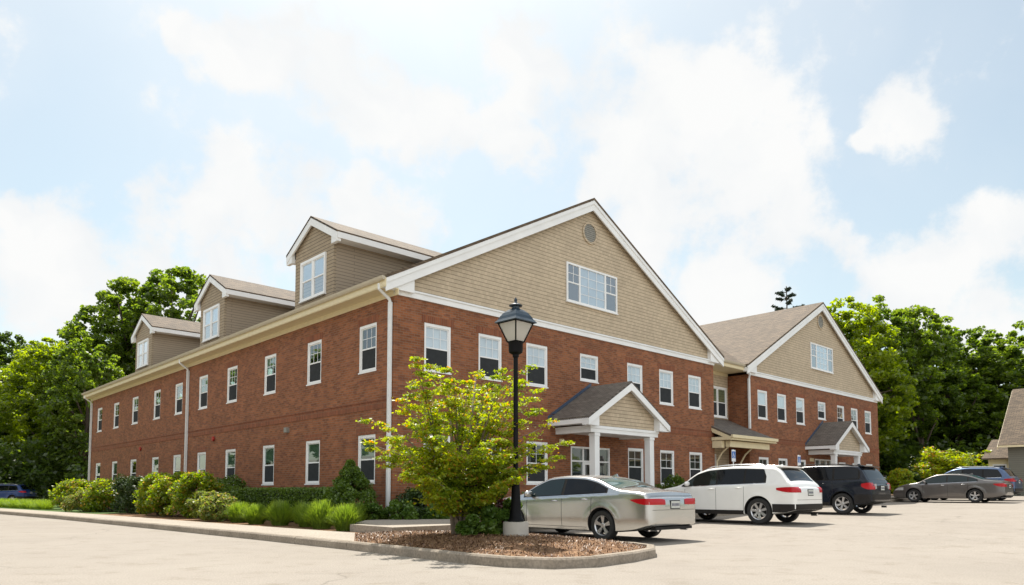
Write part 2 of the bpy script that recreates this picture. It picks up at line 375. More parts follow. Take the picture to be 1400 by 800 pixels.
sheet('ground', [(-700,-500),(700,-500),(700,900),(-700,900)], -.05, M['woodfloor'])
sheet('lawn', [(-90,-70),(90,-70),(90,75),(-90,75)], -.03, M['grass'])
sheet('parking_lot', [(-75,-75),(43.2,-75),(43.2,-4),(41.5,62),(-75,62)], 0, M['asphalt'])
K = [(-8.9,46),(-7.5,35),(-6.45,25),(-5.75,15),(-5.35,5),(-5.12,-2),(-5.05,-6),(-5.1,-9.4),(-5.0,-10.3),(-4.65,-10.95),(-4.0,-11.22),(-3.0,-11.12),(-2.1,-10.88),
     (-1.5,-10.45),(-1.25,-9.8),(-1.2,-8),(-1.2,-4.7),(-.95,-4.2),(-.3,-4.0),(2.45,-4.0),(40,-4.0),(41,-3.4),(41.3,0),(41.4,46)]
def offset_path(P, d):
    out = []
    for i, p in enumerate(P):
        a = Vector(P[max(i-1,0)]); b = Vector(P[min(i+1,len(P)-1)])
        p0 = Vector(p); n = Vector((0,0)); cnt = 0
        for q, r in ((a, p0), (p0, b)):
            if (r-q).length > 1e-6:
                t = (r-q).normalized(); n += Vector((-t.y, t.x)); cnt += 1
        n = n.normalized(); out.append(tuple(p0 + n*d))
    return out
Ki = offset_path(K, .16)
mb = MB()
rs = random.Random(3)
for i in range(len(K)-1):
    a, b, ai, bi = K[i], K[i+1], Ki[i], Ki[i+1]
    L_ = math.dist(a, b); n = max(1, round(L_/2.4))
    for k in range(n):
        t0, t1 = k/n, (k+1)/n
        g_ = .006/L_
        if L_ > 1.2: t0 += g_; t1 -= g_
        lp = lambda p, q, t: (p[0]+(q[0]-p[0])*t, p[1]+(q[1]-p[1])*t)
        c = [lp(a,b,t0), lp(a,b,t1), lp(ai,bi,t1), lp(ai,bi,t0)]
        dz = rs.uniform(-.004,.004)
        # rounded nose: batter on the street face
        vs = [W(*p, G(p[0])-.03) for p in c] + [W(p[0]*1+ (q[0]-p[0])*.06, p[1]+(q[1]-p[1])*.06, G(p[0])+.125+dz) for p, q in ((c[0],c[3]),(c[1],c[2]))] \
            + [W(p[0]+(q[0]-p[0])*.22, p[1]+(q[1]-p[1])*.22, G(p[0])+.152+dz) for p, q in ((c[0],c[3]),(c[1],c[2]))] + [W(*p, G(p[0])+.152+dz) for p in (c[2], c[3])]
        mb.add(vs, [(0,1,5,4),(4,5,7,6),(6,7,8,9),(3,9,8,2),(0,4,6,9,3),(1,2,8,7,5),(0,3,2,1)])
tag(mb.build('kerb', M['kerb']), kind='structure')
sheet('planting_bed', Ki[:8]+[(-4.9,-6.0),(-3.4,-4.0),(-1.3,-3.9)]+Ki[18:], .125, M['mulch'])
sheet('lawn_patch', [(-5.3,46),(-5.3,30),(-4.0,16),(-1.0,16),(-1,46)], .13, M['grass'])
sheet('sidewalk', [(-8.7,46),(-7.32,35),(-6.28,25),(-5.58,15),(-5.18,5),(-4.95,-2),(-4.88,-6.0),(-3.42,-3.6),(-3.65,0),(-3.9,5),(-4.3,15),(-5.0,25),(-6.1,35),(-7.5,46)], .15, M['walk'])
mb = MB()
pl = [(-3.05,-2.75),(-3.15,-4.7),(-1.36,-4.7),(-1.0,-3.84),(2.45,-3.84),(2.45,-1.5),(1,-1.5),(-1.4,-.85)]
mb.add([W(x,y,.0) for x,y in pl]+[W(x,y,.3) for x,y in pl], [tuple(range(8,16))]+[(i,(i+1)%8,(i+1)%8+8,i+8) for i in range(8)])
pl = [(2.458,-3.84),(40,-3.84),(40,-1.5),(2.458,-1.5)]
mb.add([W(x,y,G(x)-.1) for x,y in pl]+[W(x,y,G(x)+.3-(0.1 if x>30 else 0)) for x,y in pl], [(4,5,6,7)]+[(i,(i+1)%4,(i+1)%4+4,i+4) for i in range(4)])
tag(mb.build('front_walk', M['walk']), kind='structure')

# mulch island: a low mound, with loose chips on top
isl = [(-4.9,-6.05),(-4.93,-9.4),(-4.83,-10.2),(-4.53,-10.8),(-3.98,-11.05),(-3.02,-10.95),(-2.2,-10.72),(-1.66,-10.36),(-1.42,-9.78),(-1.37,-8),(-1.37,-4.75),(-2.2,-4.74),(-3.2,-4.74),(-3.08,-3.7),(-3.43,-3.65)]
def dens(poly, step=.12):
    o_ = []
    for i, p in enumerate(poly):
        q = poly[(i+1)%len(poly)]; n = max(1, int(math.dist(p,q)/step))
        o_ += [(p[0]+(q[0]-p[0])*k/n, p[1]+(q[1]-p[1])*k/n) for k in range(n)]
    return o_
D = dens(isl); cxy = (-3.15,-8.0); vs = []; fs = []; NR = 16
def hm(x, y, s): return .118 + .15*(1-s**3) + .02*math.sin(x*3.1+y*2.3) * (1-s)
for r_ in range(NR):
    s = 1 - r_/NR
    for (x, y) in D:
        X_, Y_ = cxy[0]+(x-cxy[0])*s, cxy[1]+(y-cxy[1])*s; vs.append(W(X_, Y_, hm(X_, Y_, s)))
n = len(D)
for r_ in range(NR-1):
    for k in range(n): fs.append((r_*n+k, r_*n+(k+1)%n, (r_+1)*n+(k+1)%n, (r_+1)*n+k))
fs.append(tuple((NR-1)*n+k for k in range(n)))
mb = MB(); mb.add(vs, fs)
M['chips'] = leafmat('mulch_chips', (.10,.055,.028), (.26,.155,.085), (.09,.045,.03), trans=0.0, p3=.2)
rc = random.Random(5)
for _ in range(14000):
    s = math.sqrt(rc.random()); k_ = rc.randrange(n); u_ = rc.random(); d = (D[k_][0]+(D[(k_+1)%n][0]-D[k_][0])*u_, D[k_][1]+(D[(k_+1)%n][1]-D[k_][1])*u_); x, y = cxy[0]+(d[0]-cxy[0])*s, cxy[1]+(d[1]-cxy[1])*s
    z = hm(x, y, s) + .012; a = rc.random()*6.3; l, w_ = rc.uniform(.008,.03), rc.uniform(.004,.009); tz = rc.uniform(-.015,.03)
    ca, sa = math.cos(a), math.sin(a); X0, Y0, _z = W(x, y)
    mb.add([(X0-ca*l-sa*w_,Y0-sa*l+ca*w_,z-tz*.3),(X0-ca*l+sa*w_,Y0-sa*l-ca*w_,z-tz*.3),(X0+ca*l+sa*w_,Y0+sa*l-ca*w_,z+tz),(X0+ca*l-sa*w_,Y0+sa*l+ca*w_,z+tz)], [(0,1,2,3)], 1)
tag(mb.build('mulch_mound', [M['mulch'], M['chips']]), kind='structure')

# ------------------------------------------------------------------ the office building
B = empty('office_building', W(0,0,0), ROT, label='long two-storey red brick office building with two tan shingled gables and three dormers', cat='building')
Y35 = 35.0; SO = .19
PF = lambda u,z,d: (u, -d, z)
PL = lambda u,z,d: (-d, u, z)
PS = lambda u,z,d: (u, SO-d, z)
PC = lambda u,z,d: (u, 1.35-d, z)
def wall(mb, P, u0, u1, z0, z1, holes, depth=.16, mi=0):
    us = sorted({u0,u1,*[h[0] for h in holes],*[h[1] for h in holes]}); zs = sorted({z0,z1,*[h[2] for h in holes],*[h[3] for h in holes]})
    for i in range(len(us)-1):
        for j in range(len(zs)-1):
            a, b, c, d = us[i], us[i+1], zs[j], zs[j+1]
            if any(h[0]-1e-6 <= a and b <= h[1]+1e-6 and h[2]-1e-6 <= c and d <= h[3]+1e-6 for h in holes): continue
            mb.add([P(a,c,0),P(b,c,0),P(b,d,0),P(a,d,0)], [(0,1,2,3)], mi)
    for (a,b,c,d) in holes:
        for q in ([(a,c),(a,d)],[(b,c),(b,d)],[(a,c),(b,c)],[(a,d),(b,d)]):
            (p0,p1) = q
            mb.add([P(*p0,0),P(*p1,0),P(*p1,-depth),P(*p0,-depth)], [(0,1,2,3)], mi)
UH, UB, LH, LB = 6.36, 4.86, 2.85, 1.35
def window(P, a, b, z0, z1, proud=0.0, glass='glass_sky', blind=.55, cas=.075, cols=3, rows=2, twin=False, parent=B, deep=.07, name='window', screen=True, grid=True, allparts=True, brick=None):
    brick = proud < 0 if brick is None else brick
    """double-hung window: casing+sash frame (part), panes, muntin grille, blind, screen and dark room behind it (sub-parts)"""
    D0 = proud
    fr = MB()
    # casing: head slightly taller, sill proud
    fr.boxP(P, a-.0, a+cas, z0, z1, D0-deep, D0+.012); fr.boxP(P, b-cas, b, z0, z1, D0-deep, D0+.012)
    fr.boxP(P, a+cas, b-cas, z1-cas*1.25, z1, D0-deep, D0+.012); fr.boxP(P, a+cas, b-cas, z0, z0+.05, D0-deep, D0+.012)
    fr.boxP(P, a-.02, b+.02, z0-.045, z0-.002, D0-deep, D0+.045)
    ia, ib, iz0, iz1 = a+cas, b-cas, z0+.05, z1-cas*1.25
    mid = (iz0+iz1)/2
    units = [(ia, ib)] if not twin else [(ia, (ia+ib)/2-.04), ((ia+ib)/2+.04, ib)]
    if twin: fr.boxP(P, (ia+ib)/2-.04, (ia+ib)/2+.04, iz0, iz1, D0-deep, D0+.008)
    s = .032; gs = []
    for (x0, x1) in units:
        fr.boxP(P, x0, x0+s, iz0, iz1, D0-deep, D0-.02); fr.boxP(P, x1-s, x1, iz0, iz1, D0-deep, D0-.02)
        fr.boxP(P, x0+s, x1-s, iz1-s, iz1, D0-deep, D0-.02); fr.boxP(P, x0+s, x1-s, iz0, iz0+s*1.2, D0-deep, D0-.02)
        fr.boxP(P, x0+s, x1-s, mid-.022, mid+.022, D0-deep, D0-.015)
    f = fr.build(name, M['white'], parent)
    if brick:
        g = MB(); room(g, P, a, b, z0, z1, -.35); g.build('room_backing', M['room'], f)
        g = MB(); g.boxP(P, a-.1, b+.1, z1+.005, z1+.22, 0, .006); g.build('brick_lintel', M['soldier'], f)
    if not allparts: return f
    for (x0, x1) in units:
        for (zz0, zz1, dd) in ((mid+.022, iz1-s, -.035), (iz0+s*1.2, mid-.022, -.048)):
            g = MB(); g.quadP(P, x0+s, x1-s, zz0, zz1, D0+dd); g.build('pane', M[glass], f)
    if grid:
        g = MB()
        for (x0, x1) in units:
            for k in range(1, cols):
                x = x0+s+(x1-x0-2*s)*k/cols; g.boxP(P, x-.008, x+.008, mid+.022, iz1-s, D0-.0345, D0-.028)
            for k in range(1, rows):
                z = mid+.022+(iz1-s-mid-.022)*k/rows; g.boxP(P, x0+s, x1-s, z-.008, z+.008, D0-.0345, D0-.0285)
        g.build('grille', M['white'], f)
    if blind > 0:
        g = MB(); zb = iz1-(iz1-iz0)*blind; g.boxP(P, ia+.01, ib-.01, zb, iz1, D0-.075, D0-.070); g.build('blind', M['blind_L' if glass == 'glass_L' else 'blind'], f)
    if screen:
        g = MB()
        for (x0, x1) in units: g.boxP(P, x0+s, x1-s, iz0+s*1.2, mid-.022, D0-.034, D0-.030)
        g.build('screen', M['screen'], f)
    return f
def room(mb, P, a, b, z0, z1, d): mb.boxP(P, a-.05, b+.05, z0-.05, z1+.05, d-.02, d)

LY_ = [(.97,1.99),(4.45,5.48),(7.97,8.99),(11.6,12.67),(14.88,15.94),(18.1,19.15),(21.36,22.41),(25.1,26.2),(28.8,29.9),(32.5,33.6)]
FU = [(1.12,2.18),(3.35,4.4),(5.58,6.67),(8.46,9.54),(11.38,12.43),(13.62,14.68),(15.87,16.93)]
SU = [(22.6,23.65),(24.75,25.8),(26.98,28.05),(29.8,30.88),(32.54,33.6),(34.65,35.72),(36.88,37.96)]
hL = [(a,b,UB,UH) for a,b in LY_] + [(a,b,LB,LH) for a,b in LY_]
hF = [(a,b,UB if i != 3 else 5.33,UH) for i,(a,b) in enumerate(FU)] + [(a,b,LB,LH) for i,(a,b) in enumerate(FU) if i != 3] + [(7.9,10.2,.3,2.77)]
hS = [(a,b,UB if i != 3 else 5.33,UH) for i,(a,b) in enumerate(SU)] + [(a,b,LB,LH) for i,(a,b) in enumerate(SU) if i != 3] + [(29.2,31.5,.5,2.95)]
ZB = -.2; ZT = 7.05
mb = MB(); wall(mb, PL, 0, Y35, ZB, ZT+.1, hL); wall(mb, PF, 0, 18.0, ZB, ZT, hF)
wall(mb, lambda u,z,d: (18.0+d, u, z), 0, 1.35, ZB, ZT, []); wall(mb, lambda u,z,d: (18.0+d, u, z), 4, Y35, ZB, ZT, [])
wall(mb, lambda u,z,d: (u, Y35+d, z), 0, 18.0, ZB, ZT, [])
mb.build('brick_wall', M['brick'], B)
mb = MB(); wall(mb, PS, 21.65, 39.15, ZB, ZT, hS)
wall(mb, lambda u,z,d: (21.65-d, u, z), SO, 1.35, ZB, ZT, []); wall(mb, lambda u,z,d: (39.15+d, u, z), SO, 30, ZB, ZT, [])
wall(mb, lambda u,z,d: (u, 30+d, z), 21.65, 39.15, ZB, ZT, [])
mb.build('brick_wall', M['brick'], B)
# dark rooms behind the openings
# storey band: projecting soldier course with a shadow line
mb = MB()
mb.boxP(PL, .0, Y35, 3.62, 3.86, .0, .016); mb.boxP(PL, -.02, Y35, 3.862, 3.90, .0, .034)
mb.build('brick_band', M['soldier'], B)
mb = MB()
mb.boxP(PF, 0.0, 18.0, 3.62, 3.86, .0, .016); mb.boxP(PF, 0, 18.0, 3.862, 3.90, .0, .03)
mb.build('brick_band', M['soldier'], B)
mb = MB()
mb.boxP(PS, 21.65, 39.15, 3.62, 3.86, .0, .016); mb.boxP(PS, 21.65, 39.15, 3.862, 3.90, .0, .03)
mb.build('brick_band', M['soldier'], B)
# flat soldier arches over windows
rw = random.Random(11)
for i,(a,b) in enumerate(LY_):
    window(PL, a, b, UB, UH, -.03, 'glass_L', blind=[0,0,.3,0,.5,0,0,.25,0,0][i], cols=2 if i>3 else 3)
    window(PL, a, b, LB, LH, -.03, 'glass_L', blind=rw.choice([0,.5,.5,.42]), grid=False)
for i,(a,b) in enumerate(FU):
    window(PF, a, b, UB if i != 3 else 5.33, UH, -.03, blind=[.5,.62,.5,.9,.55,.5,.66][i])
    if i != 3: window(PF, a, b, LB, LH, -.03, 'glass_L', blind=0, cols=2)
for i,(a,b) in enumerate(SU):
    window(PS, a, b, UB if i != 3 else 5.33, UH, -.03, blind=[.5,.55,.52,.45,0,0,.0][i], grid=i>2, cols=2)
    if i != 3: window(PS, a, b, LB, LH, -.03, 'glass_L', blind=0, cols=2, allparts=i<3)
# entrances
def entrance(P, a, b, z0, z1):
    fr = MB(); w = .07
    d = fr
    fr.boxP(P, a, a+w, z0, z1, -.1, .0); fr.boxP(P, b-w, b, z0, z1, -.1, .0); fr.boxP(P, a+w, b-w, z1-w, z1, -.1, .0)
    m1, m2 = a+.72, b-.72
    for m_ in (m1, m2): fr.boxP(P, m_-w/2, m_+w/2, z0, z1-w, -.1, -.002)
    for (x0, x1) in ((a+w, m1-w/2), (m1+w/2, m2-w/2), (m2+w/2, b-w)):
        fr.boxP(P, x0, x1, z1-.58, z1-.52, -.095, -.006)
        fr.boxP(P, x0, x1, z0, z0+.25, -.095, -.006)
    f = fr.build('entrance_frame', M['white'], B)
    g = MB(); room(g, P, a, b, z0, z1, -.35); g.build('room_backing', M['room'], f)
    for (x0, x1) in ((a+w, m1-w/2), (m2+w/2, b-w)):
        g = MB(); g.quadP(P, x0, x1, z0+.25, z1-w, -.055); g.build('sidelight', M['glass_L'], f)
    g = MB(); x0, x1 = m1+w/2, m2-w/2
    g.boxP(P, x0+.01, x0+.1, z0+.252, z1-.585, -.08, -.03); g.boxP(P, x1-.1, x1-.01, z0+.252, z1-.585, -.08, -.03); g.boxP(P, x0+.1, x1-.1, z1-.68, z1-.585, -.08, -.03)
    g.boxP(P, x0+.1, x1-.1, z0+.252, z0+.45, -.08, -.03)
    dd = g.build('door', M['white'], B)
    g = MB(); g.quadP(P, x0+.1, x1-.1, z0+.45, z1-.68, -.055); g.quadP(P, x0, x1, z1-.515, z1-w, -.055); g.build('door_glass', M['glass_L'], dd)
    g = MB(); g.tube([P(x1-.05, z0+1.0, .02), P(x1-.05, z0+1.35, .02)], .012); g.build('handle', M['black'], dd)
entrance(PF, 7.9, 10.2, .3, 2.77); entrance(PS, 29.2, 31.5, .5, 2.95)

# roofs: slab from a slope polygon
SL = .53; ZE = 7.40
def gable_roof(c, hs, y0, y1, ze, sl, th=.10):
    zr = ze + sl*hs; mb = MB()
    for sgn in (-1, 1):
        poly = [(c+sgn*hs, y0, ze), (c, y0, zr), (c, y1, zr), (c+sgn*hs, y1, ze)]
        mb.prism(poly, (0,0,th))
    return mb, zr
mbr, ZR = gable_roof(9.05, 9.5, -.28, Y35+.4, ZE, SL); mbr.build('roof', M['roofx'], B)
mbr, ZR2 = gable_roof(30.3, 9.12, SO-.28, 30.4, ZE, SL); mbr.build('roof', M['roofx'], B)
mb = MB()   # connector roof with its two valleys
y0 = .12; zc = ZE + .0
mb.prism([(18.4,y0,zc),(21.25,y0,zc),(30.1,y0+8.95,zc+SL*8.95),(9.2,y0+9.2,zc+SL*9.2)], (0,0,.103))
mb.prism([(9.2,y0+9.2,zc+SL*9.2),(30.2,y0+8.95,zc+SL*8.95),(21,y0+18,zc),(18.4,y0+18,zc)], (0,0,.103))
mb.build('connector_roof', M['roofy'], B)
def gable_front(P, c, wl, wr, hs, ze, sl, oh, infill, zb=ZT, band=True, fas=.40, ret=1.05, parent=B, sub=False, retz=.26):
    """siding infill, rake boards with returns, soffit, belt band"""
    zr = ze + sl*hs
    m = MB(); m.prism([P(wl, zb, -.02), P(wr, zb, -.02), P(wr, ze+sl*(hs-(wr-c))-.03, -.02), P(c, zr-.03, -.02), P(wl, ze+sl*(hs-(c-wl))-.03, -.02)], tuple(P(0,0,.03)[i]-P(0,0,0)[i] for i in range(3)))
    m.build('gable_siding', M[infill], parent)
    m = MB()
    for s in (-1, 1):
        for (f0, f1, d0, d1) in ((0.0, fas*.36, oh, oh+.05), (fas*.36, fas, oh-.03, oh+.022)):
            poly = [P(c+s*hs, ze-f0, d0), P(c, zr-f0, d0), P(c, zr-f1, d0), P(c+s*hs, ze-f1 if f1 < fas*.4 else ze-f0-.02, d0)]
            if f1 > fas*.4: poly = [P(c+s*hs, ze-f0, d0), P(c, zr-f0, d0), P(c, zr-f1, d0), P(c+s*(hs-(f1-f0)/sl*.0), ze-f1, d0)]
            m.prism(poly, tuple(P(0,0,d1-d0)[i]-P(0,0,0)[i] for i in range(3)))
        # pork-chop return
        x0, x1 = c+s*hs, c+s*(hs-ret)
        m.prism([P(x0, ze-retz, .0), P(x1, ze-retz, .0), P(x1, ze+sl*ret-.1, .0), P(x0, ze-.06, .0)], tuple(P(0,0,oh-.035)[i]-P(0,0,0)[i] for i in range(3)))
        # raking soffit
        poly = [P(c+s*(hs-ret), ze+sl*ret-.12, .012), P(c, zr-.12, .012), P(c, zr-.14, .012), P(c+s*(hs-ret), ze+sl*ret-.14, .012)]
        m.prism(poly, tuple(P(0,0,oh-.05)[i]-P(0,0,0)[i] for i in range(3)))
    m.build('rake_trim', M['white'], parent)
    if band:
        m = MB(); m.boxP(P, wl-.03, wr+.03, zb-.02, zb+.15, .0, .05); m.boxP(P, wl-.05, wr+.05, zb+.152, zb+.21, .0, .085)
        m.build('trim_band', M['white'], parent)
gable_front(PF, 9.05, 0, 18.0, 9.5, ZE, SL, .22, 'shake')
gable_front(PS, 30.3, 21.65, 39.0, 9.12, ZE, SL, .22, 'shake')
# flank eaves: frieze, soffit, fascia, gutter
def eave(P, u0, u1, ov, ze, name='eave_soffit', mat='cream', fz=6.98):
    m = MB(); m.boxP(P, u0, u1, fz, fz+.16, .0, .03); m.boxP(P, u0, u1, fz+.162, fz+.185, .0, ov-.03); m.boxP(P, u0, u1, fz+.187, ze+.02, ov-.06, ov-.02)
    e = m.build(name, M[mat], B)
    m = MB(); pts = [(ov-.018, ze+.05), (ov-.018, ze-.05), (ov+.04, ze-.065), (ov+.08, ze-.02), (ov+.10, ze+.05)]
    pr = [P(u0, z, d) for d, z in pts]; off = tuple(P(u1,0,0)[i]-P(u0,0,0)[i] for i in range(3)); m.prism(pr, off)
    m.build('gutter', M['gutter'], B)
eave(PL, -.22, Y35+.3, .5, ZE)
eave(PC, 18.02, 21.63, 1.22, ZE+.02, fz=7.02)
mb = MB(); mb.boxP(PC, 18.0, 21.65, ZB, 7.05, -.1, 0); mb.build('connector_wall', M['shake'], B)
window(PC, 19.7, 21.42, 4.86, 6.42, .055, blind=.0, twin=True, grid=False, glass='glass_L')
window(PC, 18.6, 20.3, 1.35, 2.95, .055, blind=.0, twin=True, grid=False, glass='glass_L')
# round vents
for P, c in ((PF, 9.05), (PS, 30.4)):
    m = MB(); n = 28; z0 = 11.18; r1, r2 = .44, .36
    v = [P(c+r*math.cos(2*math.pi*k/n), z0+r*math.sin(2*math.pi*k/n), d) for r, d in ((r1,.01),(r1,.06),(r2,.06),(r2,.02)) for k in range(n)]
    m.add(v, [(i*n+k, i*n+(k+1)%n, (i+1)*n+(k+1)%n, (i+1)*n+k) for i in range(3) for k in range(n)])
    v_ = m.build('gable_vent', M['cream' if False else 'shake'], B)
    m = MB()
    for k in range(9):
        zz = -r2+.04+k*.08; hw = math.sqrt(max(.001, r2*r2-zz*zz)); m.boxP(P, c-hw, c+hw, z0+zz-.028, z0+zz+.028, .02, .035)
    m.add([P(c+r2*math.cos(2*math.pi*k/n), z0+r2*math.sin(2*math.pi*k/n), .018) for k in range(n)], [tuple(range(n))])
    m.build('louvre', M['ventgrey'], v_)
# triple gable windows
def triple(P, a, b, z0, z1):
    fr = MB(); D0 = .02; c = .07
    s1, s2 = a+.74, b-.74
    fr.boxP(P, a, a+c, z0, z1, D0, .075); fr.boxP(P, b-c, b, z0, z1, D0, .075); fr.boxP(P, a+c, b-c, z1-c, z1, D0, .075); fr.boxP(P, a+c, b-c, z0, z0+c, D0, .075)
    fr.boxP(P, s1-.04, s1+.04, z0+c, z1-c, D0, .07); fr.boxP(P, s2-.04, s2+.04, z0+c, z1-c, D0, .07)
    fr.boxP(P, a-.03, b+.03, z0-.04, z0-.002, D0, .1)
    mid = (z0+z1)/2
    for (x0,x1) in ((a+c,s1-.04),(s2+.04,b-c)): fr.boxP(P, x0, x1, mid-.025, mid+.025, D0, .06)
    f = fr.build('gable_window', M['white'], B)
    for (x0,x1) in ((a+c,s1-.04),(s1+.04,s2-.04),(s2+.04,b-c)):
        g = MB(); g.quadP(P, x0, x1, z0+c, z1-c, .042); g.build('pane', M['glass_bright'], f)
        g = MB(); g.boxP(P, x0, x1, z0+c, z1-c, .0125, .016); g.build('blind', M['blind'] if x1-x0 > .9 else M['room'], f)
    g = MB()
    x0, x1 = s1+.04, s2-.04
    for k in (1,2): x = x0+(x1-x0)*k/3; g.boxP(P, x-.01, x+.01, z0+c, z1-c, .043, .05)
    for k in (1,2,3): z = z0+c+(z1-z0-2*c)*k/4; g.boxP(P, x0, x1, z-.01, z+.01, .0435, .0495)
    for (x0,x1) in ((a+c,s1-.04),(s2+.04,b-c)):
        x = (x0+x1)/2; g.boxP(P, x-.01, x+.01, mid+.025, z1-c, .043, .05); z = (mid+.025+z1-c)/2; g.boxP(P, x0, x1, z-.01, z+.01, .0435, .0495)
    g.build('grille', M['white'], f)
triple(PF, 7.66, 10.68, 8.24, 9.74); triple(PS, 28.92, 31.94, 8.24, 9.74)

# dormers
for di, yc in enumerate((5.1, 14.57, 24.45)):
    hw = 1.4; zr, ze_, hs = 10.80, 9.80, 1.87; sl = (zr-ze_)/hs
    PD = lambda u,z,d: (-d, u, z)
    m = MB()
    m.prism([(0,yc-hw,7.5),(0,yc+hw,7.5),(0,yc+hw,ze_+sl*(hs-hw)-.04),(0,yc,zr-.04),(0,yc-hw,ze_+sl*(hs-hw)-.04)], (.1,0,0))
    dm = m.build('dormer', M['dormshake'], B)
    m = MB()
    for s in (-1,1):
        zt = ze_+sl*(hs-hw)-.02
        y_ = yc+s*hw
        m.prism([(.1,y_,7.6),(5.2,y_,9.9),(5.2,y_,zt),(.1,y_,zt)], (0,-s*.06,0))
    m.build('cheek_wall', M['clap'], dm)
    m = MB()
    for s in (-1,1):
        m.prism([(-.16,yc+s*hs,ze_),(-.16,yc,zr),(6.1,yc,zr),(4.3,yc+s*hs,ze_)], (0,0,.07))
    m.build('dormer_roof', M['roofy'], dm)
    m = MB()
    for s in (-1,1):
        m.prism([(-.15,yc+s*hs,ze_-.002),(-.15,yc,zr-.002),(-.15,yc,zr-.27),(-.15,yc+s*(hs-.02),ze_-.25)], (.05,0,0))
        m.prism([(-.10,yc+s*hs,ze_-.10),(-.10,yc,zr-.10),(-.10,yc,zr-.12),(-.10,yc+s*hs,ze_-.12)], (.10,0,0))
        m.prism([(-.135,yc+s*(hs-.001),ze_-.30),(-.135,yc+s*(hs-.42),ze_-.30),(-.135,yc+s*(hs-.42),ze_+.1),(-.135,yc+s*(hs-.001),ze_-.06)], (.13,0,0))
        m.box(-.135, 4.35, yc+s*(hs-.03), yc+s*(hs+.03), ze_-.20, ze_+.0)
        m.box(-.0, 4.3, yc+s*(hw+.005), yc+s*(hs-.035), ze_-.19, ze_-.16)
    m.build('dormer_trim', M['white'], dm)
    f = window(PD, yc-.9, yc+.9, 7.93, 9.37, .055, blind=0, twin=True, cols=2, rows=2, parent=dm, grid=False, screen=False, allparts=False, name='dormer_window')
    # panes as faces of the same window, second mesh
    m = MB()
    for (a,b) in ((yc-.8,yc-.05),(yc+.05,yc+.8)): m.quadP(PD, a, b, 7.99, 9.27, .012)
    m.build('dormer_pane', M['glass_bright'], dm)
    m = MB(); m.boxP(PD, yc-.8, yc+.8, 8.65, 9.27, .0025, .004); m.build('blind', M['blind'], dm)
    # small gutter run with its elbow at the eave foot
# downspouts
def spout(px, py, z0, z1, shoe=(-.12,0), elbow=True, w=.055):
    m = MB(); 
    m.box(px-w, px+w, py-w*.8, py+w*.8, z0, z1-.35)
    if elbow: m.tube([(px,py,z1-.37),(px+shoe[0]*.3,py+shoe[1]*.3,z1-.27),(px+shoe[0]*3.6,py+shoe[1]*3.6,z1-.02),(px+shoe[0]*3.6,py+shoe[1]*3.6,z1+.14)], .05, 8)
    m.build('downspout', M['alum'], B)
spout(-.075, .12, .1, 7.15, (-.11,0)); spout(-.075, 17.2, .1, 7.15, (-.11,0)); spout(-.075, 34.85, .1, 7.15, (-.11,0))
spout(21.56, .10, 4.25, 7.15, (0,-.0), elbow=False)
m = MB(); m.tube([(21.56,.1,6.8),(21.5,0,7.0),(21.4,.1,7.35)], .05); m.build('downspout', M['alum'], B)
# wall fittings on the long side
m = MB(); m.boxP(PL, 6.75, 6.97, 3.24, 3.42, .0, .12); m.build('wall_lamp', M['ventgrey'], B)
M['red'] = simple('red_bell', (.35,.03,.02), .4)
for y_ in (13.93, 24.3):
    m = MB(); m.lathe([(.02,-.1),(.1,-.09),(.11,-.03),(.06,0)], 14, axis='x', c=(0,y_,3.38)); m.build('alarm_bell', M['red'], B)

